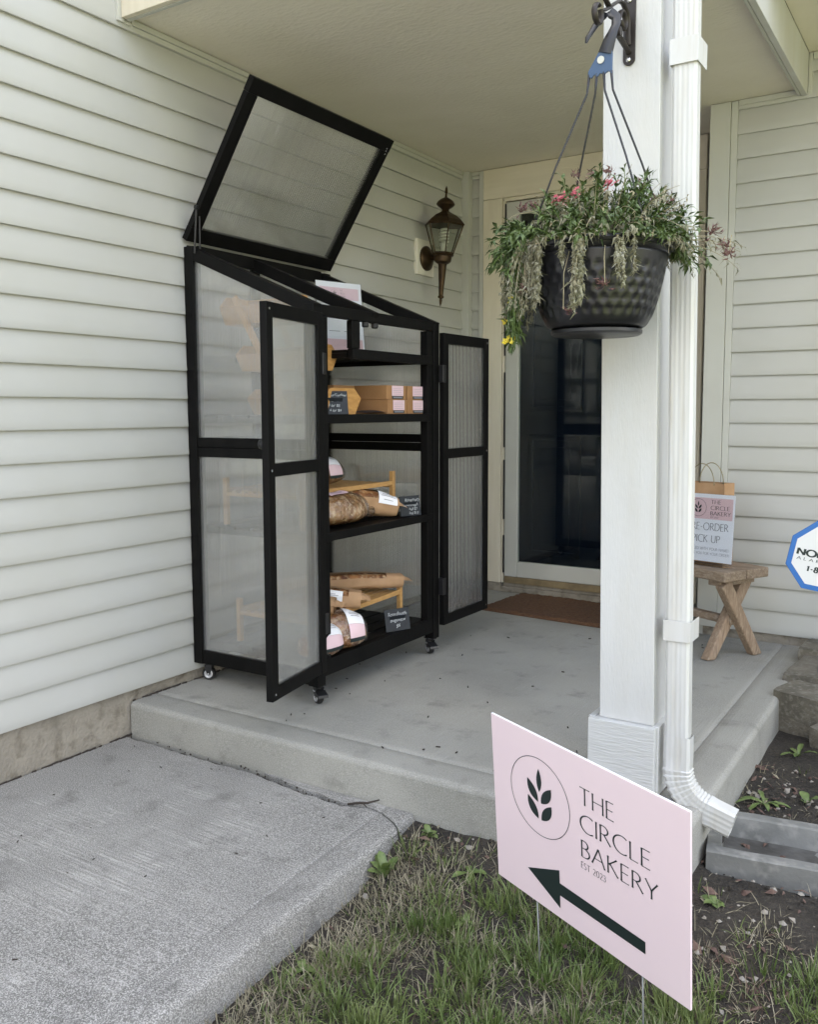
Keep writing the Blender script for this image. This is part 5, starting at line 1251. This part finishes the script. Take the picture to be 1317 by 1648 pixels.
# ================================================================== GROUND COVER
def on_ground(x, y):
    if x < walk_edge(y) + .004 and y < PY: return False
    if x < PX + .004 and y > PY - .004: return False
    return True
def blades(name, mt, n, hmin, hmax, wmin, wmax, dens, lean_, seed, region, flat=0):
    r = random.Random(seed); m = MB(); k = 0; tries = 0; V = m.v; F = m.f
    while k < n and tries < n * 12:
        tries += 1; x = r.uniform(region[0], region[1]); y = r.uniform(region[2], region[3])
        if not on_ground(x, y) or r.random() > dens(x, y): continue
        k += 1; z = gz(x, y) - .003; h = r.uniform(hmin, hmax); a = r.uniform(0, 6.283); b_ = r.uniform(0, 6.283); wd = r.uniform(wmin, wmax) / 2
        ln = abs(r.gauss(0, lean_)); dx, dy = math.cos(a), math.sin(a); sx, sy = math.cos(b_) * wd, math.sin(b_) * wd
        i = len(V); p0 = (x, y, z)
        c1 = math.cos(ln * .5); s1 = math.sin(ln * .5); c2 = math.cos(min(ln * 1.3, 1.75)); s2 = math.sin(min(ln * 1.3, 1.75))
        p1 = (x + dx * s1 * h * .5, y + dy * s1 * h * .5, z + c1 * h * .5); p2 = (p1[0] + dx * s2 * h * .5, p1[1] + dy * s2 * h * .5, max(z + .004, p1[2] + c2 * h * .5))
        V += [(p0[0] - sx, p0[1] - sy, p0[2]), (p0[0] + sx, p0[1] + sy, p0[2]), (p1[0] + sx * .8, p1[1] + sy * .8, p1[2]), (p1[0] - sx * .8, p1[1] - sy * .8, p1[2]), p2]
        F += [(i, i + 1, i + 2, i + 3), (i + 3, i + 2, i + 4)]
    m.m = [0] * len(F); o = m.build(name, mt); return tag(o, kind='stuff')
nz_ = lambda x, y, s, o: mnoise.noise(Vector((x * s, y * s, o))) * .5 + .5
def d_green(x, y):
    d = sm(.40, .57, nz_(x, y, 3.2, 2) * .6 + nz_(x, y, 9, 7) * .4) * sm(.02, .22, x - walk_edge(y)) + .02
    if y > -.42: d *= sm(-.22, -.42, y) * .9 + .03
    if x > 1.95 and y > -.15: d *= .06
    return min(1, d)
def d_dry(x, y):
    d = .12 + .9 * sm(.42, .62, nz_(x, y, 3.6, 11) * .6 + nz_(x, y, 11, 3) * .4)
    d *= sm(.0, .16, x - walk_edge(y)) * .9 + .1
    if y > -.36: d *= .3
    if x > 1.95 and y > -.15: d *= .15
    return min(1, d)
REG = (1.15, 3.0, -1.75, .75)
def clumps(name, mt, nc, per, spread, hmin, hmax, wmin, wmax, splay, dens, seed, region=REG):
    """tufts: blades that lean out from tuft centres"""
    r = random.Random(seed); m = MB(); V = m.v; F = m.f; k = t = 0
    while k < nc and t < nc * 25:
        t += 1; cx_ = r.uniform(region[0], region[1]); cy_ = r.uniform(region[2], region[3])
        if not on_ground(cx_, cy_) or r.random() > dens(cx_, cy_): continue
        k += 1; hs = r.uniform(.65, 1.25); a0 = r.uniform(0, 6.283)
        for _ in range(int(per * r.uniform(.5, 1.5))):
            a = r.uniform(0, 6.283); q = abs(r.gauss(0, spread)); x = cx_ + q * math.cos(a); y = cy_ + q * math.sin(a)
            if not on_ground(x, y): continue
            a += r.gauss(0, .7); z = gz(x, y) - .003; h = r.uniform(hmin, hmax) * hs; wd = r.uniform(wmin, wmax) / 2
            ln = min(1.5, abs(r.gauss(.15, splay)) + q / spread * .18); bend = r.uniform(.1, .9)
            b_ = a + 1.57 + r.gauss(0, .8); sx, sy = math.cos(b_) * wd, math.sin(b_) * wd; dx, dy = math.cos(a), math.sin(a)
            p = [(x, y, z)]; th = ln * .6
            for sgm in range(3):
                th += bend * .45 * ln; px_, py_, pz_ = p[-1]; p.append((px_ + dx * math.sin(th) * h / 3, py_ + dy * math.sin(th) * h / 3, max(gz(px_, py_) + .002, pz_ + math.cos(th) * h / 3)))
            i = len(V)
            for j, f_ in enumerate((1, .95, .7)): V += [(p[j][0] - sx * f_, p[j][1] - sy * f_, p[j][2]), (p[j][0] + sx * f_, p[j][1] + sy * f_, p[j][2])]
            V.append(p[3]); F += [(i, i + 1, i + 3, i + 2), (i + 2, i + 3, i + 5, i + 4), (i + 4, i + 5, i + 6)]
    m.m = [0] * len(F); return tag(m.build(name, mt), kind='stuff')
clumps('grass', 'grass', 1000, 34, .028, .025, .062, .0018, .0034, .55, d_green, 21)
clumps('sparse_grass', 'grass', 1700, 8, .03, .02, .05, .0018, .0032, .75, lambda x, y: .55 * d_green(x, y) + .3 * d_dry(x, y), 22)
clumps('dry_grass', 'straw', 300, 24, .022, .016, .045, .0016, .0030, 1.0, d_dry, 23)
clumps('dry_thatch', 'straw', 2200, 8, .035, .02, .06, .0012, .0026, 1.5, d_dry, 24)
clumps('edge_thatch', 'straw', 420, 10, .03, .02, .055, .0014, .0028, 1.2, lambda x, y: sm(.30, .05, x - walk_edge(y)) * (y < -.25), 26)
clumps('dead_roots', 'litter', 420, 10, .025, .02, .05, .0014, .0026, 1.3, d_dry, 25)
blades('lawn_grass', 'grass', 9000, .05, .11, .006, .012, lambda x, y: 1 if (y < -1.8 or x > 3.1) else 0, .5, 4, (1.3, 7, -6, 1.2))
# pebbles and leaf litter
def scatter_mesh(name, mt, n, dens, smin, smax, seed, flatleaf=False, region=REG):
    r = random.Random(seed); m = MB(); k = 0
    base = [Vector(p) for p in ((0, 0, 1), (.9, 0, .1), (.2, .85, 0), (-.8, .4, .1), (-.5, -.7, 0), (.5, -.75, .1), (0, 0, -.7))]
    fc = [(0, 1, 2), (0, 2, 3), (0, 3, 4), (0, 4, 5), (0, 5, 1), (6, 2, 1), (6, 3, 2), (6, 4, 3), (6, 5, 4), (6, 1, 5)]
    t = 0
    while k < n and t < n * 15:
        t += 1; x = r.uniform(region[0], region[1]); y = r.uniform(region[2], region[3])
        if not on_ground(x, y) or r.random() > dens(x, y): continue
        k += 1; s = smin + (smax - smin) * r.random() ** 2.5; a = r.uniform(0, 6.28); z = gz(x, y)
        if flatleaf:
            d = Vector((math.cos(a), math.sin(a), r.uniform(-.1, .5))); rg_ = rg.random
            leaf_faces(m, Vector((x, y, z + .004)), d, s, s * r.uniform(.3, .55), r.uniform(-.3, .5))
        else:
            q = Matrix.Rotation(a, 3, 'Z') @ Matrix.Rotation(r.uniform(0, .8), 3, 'X')
            m.add([Vector((x, y, z + s * .2)) + q @ (Vector((b.x * r.uniform(.7, 1.2), b.y * r.uniform(.6, 1.1), b.z * r.uniform(.5, .8))) * s) for b in base], fc)
    return tag(m.build(name, mt, autosm=None if flatleaf else 30), kind='stuff')
edge_d = lambda x, y: .05 + .9 * (sm(-.42, -.25, y) if x < 1.95 else 1) * (1 if y > -.5 else .2) + .25 * sm(.2, .0, x - walk_edge(y)) * (y < -.2)
scatter_mesh('pebbles', 'pebble', 760, lambda x, y: edge_d(x, y) * (1 if x > 1.95 else .5), .003, .016, 5)
scatter_mesh('soil_clods', 'soil', 1500, lambda x, y: .5, .003, .012, 6)
scatter_mesh('leaf_litter', 'litter', 650, lambda x, y: edge_d(x, y) * .8 + .06, .012, .05, 7, True)
scatter_mesh('pale_leaf_litter', 'straw', 140, lambda x, y: edge_d(x, y) * .4 + .15, .012, .035, 8, True)
def weed(x, y, n, l, w_, label, mt='weed', up=.6, seed=0):
    r = random.Random(seed); z = gz(x, y); t = thing('weed', (x, y, z), label, 'weed', 'broad leaved weeds')
    for i in range(n):
        a = 6.283 * i / n + r.uniform(-.4, .4); e = r.uniform(up * .5, up * 1.3); L_ = l * .82 * r.uniform(.55, 1.1); d = Vector((math.cos(a) * math.cos(e), math.sin(a) * math.cos(e), math.sin(e))); sx = d.cross(Vector((0, 0, 1))).normalized(); nn = sx.cross(d)
        g = []
        for k in range(8):
            q = k / 7; wq = w_ * (.12 + .88 * max(0, math.sin(min(1, q * .96 + .02) * math.pi) ** .7) * (.45 + .8 * q)) * (1 if q < .97 else .3)
            c = Vector((x, y, z)) + d * (L_ * q) - nn * (-.25 * L_ * q * (1 - q)) + Vector((0, 0, -.35 * L_ * q * q * (1 - up * .6)))
            for s_ in (-1, 0, 1): g.append(c + sx * (s_ * wq / 2) + nn * (abs(s_) * wq * .18 + .002 * r.uniform(-1, 1)))
        m = MB().grid(g, 8, 3); m.build('leaf', mt, t, smooth=True)
    return t
weed(1.238, -.42, 9, .085, .026, 'upright broad leaved weed against the walkway edge', up=1.0, seed=3)
weed(1.262, -.24, 7, .055, .020, 'small weed in the corner between walkway and porch', up=.7, seed=4)
weed(1.275, -.80, 5, .05, .022, 'low weed with rounded leaves beside the walkway lower down', up=.5, seed=5)
weed(1.44, -.33, 5, .07, .020, 'flat weed among leaf litter left of the pink sign', up=.4, seed=6)
weed(1.50, -.47, 4, .045, .018, 'single bright weed in the grass left of the pink sign', up=.9, seed=7)
weed(1.86, -.78, 5, .075, .022, 'upright weed between the pink sign stakes', up=1.1, seed=8)
weed(1.945, -.84, 5, .06, .02, 'weed to the right of the second wire stake under the sign', up=.8, seed=12)
weed(2.00, -.17, 6, .05, .022, 'low weed in front of the concrete splash block', up=.4, seed=9)
weed(1.995, .44, 9, .11, .016, 'spreading weed in the soil behind the downspout outlet', up=.35, seed=10)
weed(2.10, .50, 3, .06, .03, 'broad pale leaf standing in the stony soil below the stones', up=.8, seed=11)
weed(2.02, .86, 5, .10, .018, 'drooping weed at the foot of the stacked stones', up=.6, seed=13)
# odd bits on the concrete
m = MB(); m.tube([(.99, -.245, WT + .006), (1.02, -.225, WT + .010), (1.045, -.222, WT + .014), (1.075, -.205, WT + .024)], [.003, .004, .0035, .002], 7); m.tube([(1.03, -.224, WT + .011), (1.052, -.235, WT + .007)], [.002, .001], 6)
tag(m.build('twig', 'twig', smooth=True), 'short dark twig lying on the walkway by the porch step', 'twig')
r = random.Random(3); m = MB()
for _ in range(46):
    x, y = r.uniform(.1, 1.75), r.uniform(-.1, 1.65); a = r.uniform(0, 6.28); s = r.uniform(.004, .016); m.bar((x, y, .003), (x + math.cos(a) * s, y + math.sin(a) * s, .004), .003, .003)
for _ in range(22):
    x, y = r.uniform(.1, 1.0), r.uniform(-1.2, -.2); a = r.uniform(0, 6.28); s = r.uniform(.003, .012); m.bar((x, y, WT + .003), (x + math.cos(a) * s, y + math.sin(a) * s, WT + .004), .002, .002)
tag(m.build('debris', 'twig'), kind='stuff')
m = MB()
cs_ = [i / 90 * 1.19 for i in range(91)]
fil = MB().grid([q for x in cs_ for q in ((x, crack_y(x) - .05, WT - .016), (x, min(PY, crack_y(x) + .012), WT - .016 + .006 * mnoise.noise(Vector((x * 40, 1, 1)))))], 91, 2)  # dark soil strip laid in the crack so the gap looks shaded
tag(fil.build('crack_shade_fill', 'soil'), kind='stuff')
for _ in range(26):
    x = r.uniform(.02, 1.05); y = crack_y(x) - .012 + r.gauss(0, .007); s = r.uniform(.002, .006); a = r.uniform(0, 6.28); m.bar((x, y, WT + .001), (x + math.cos(a) * s, y + math.sin(a) * s, WT + .003), s * .7, .004)
tag(m.build('crack_crumbs', 'twig'), kind='stuff')
m = MB()
for _ in range(150):
    y = r.uniform(-.18, 1.9); s = r.uniform(.006, .035); m.bar((.004 + r.uniform(0, .004), y, .001), (.006 + r.uniform(0, .008), y + s, .003), .004, .005)
for _ in range(120):
    y = r.uniform(-2.5, -.19); s = r.uniform(.006, .045); m.bar((.004 + r.uniform(0, .005), y, WT), (.005 + r.uniform(0, .006), y + s, WT + .003), .004, .005)
tag(m.build('joint_dirt', 'twig'), kind='stuff')
# trees across the street that show only as reflections
def tree(x, y, h, label, seed):
    r = random.Random(seed); t = thing('shade_tree', (x, y, -.24), label, 'tree', 'trees across the street')
    MB().tube([(x, y, -.3), (x + .1, y, h * .3), (x, y + .1, h * .62)], [.28, .2, .1], 8).build('trunk', 'bark', t)
    m = MB()
    for _ in range(1500):
        d = Vector((r.gauss(0, 1), r.gauss(0, 1), r.gauss(0, .8))); d = d.normalized() * (r.random() ** .4)
        c = Vector((x, y, h * .66)) + Vector((d.x * h * .32, d.y * h * .32, d.z * h * .34)) * (1 + .25 * mnoise.noise(d * 3 + Vector((seed, 0, 0))))
        u = Vector((r.gauss(0, 1), r.gauss(0, 1), r.gauss(0, 1))).normalized(); v = u.orthogonal().normalized(); s = .28
        b = len(m.v); m.v += [tuple(c + u * s), tuple(c + v * s), tuple(c - u * s), tuple(c - v * s)]; m.f.append((b, b + 1, b + 2, b + 3)); m.m.append(0)
    tag(m.build('crown', 'treeleaf', t), kind='stuff')
for i, (x, y, h) in enumerate(((-9, -27, 9), (1, -30, 8), (10, -28, 10), (20, -24, 9), (16, -8, 8))): tree(x, y, h, ('rounded green tree across the street, farthest left', 'low green tree across the street, second from left', 'tall green tree across the street, in the middle', 'green tree across the street on the right', 'green tree standing in the lawn right of the house')[i], i)
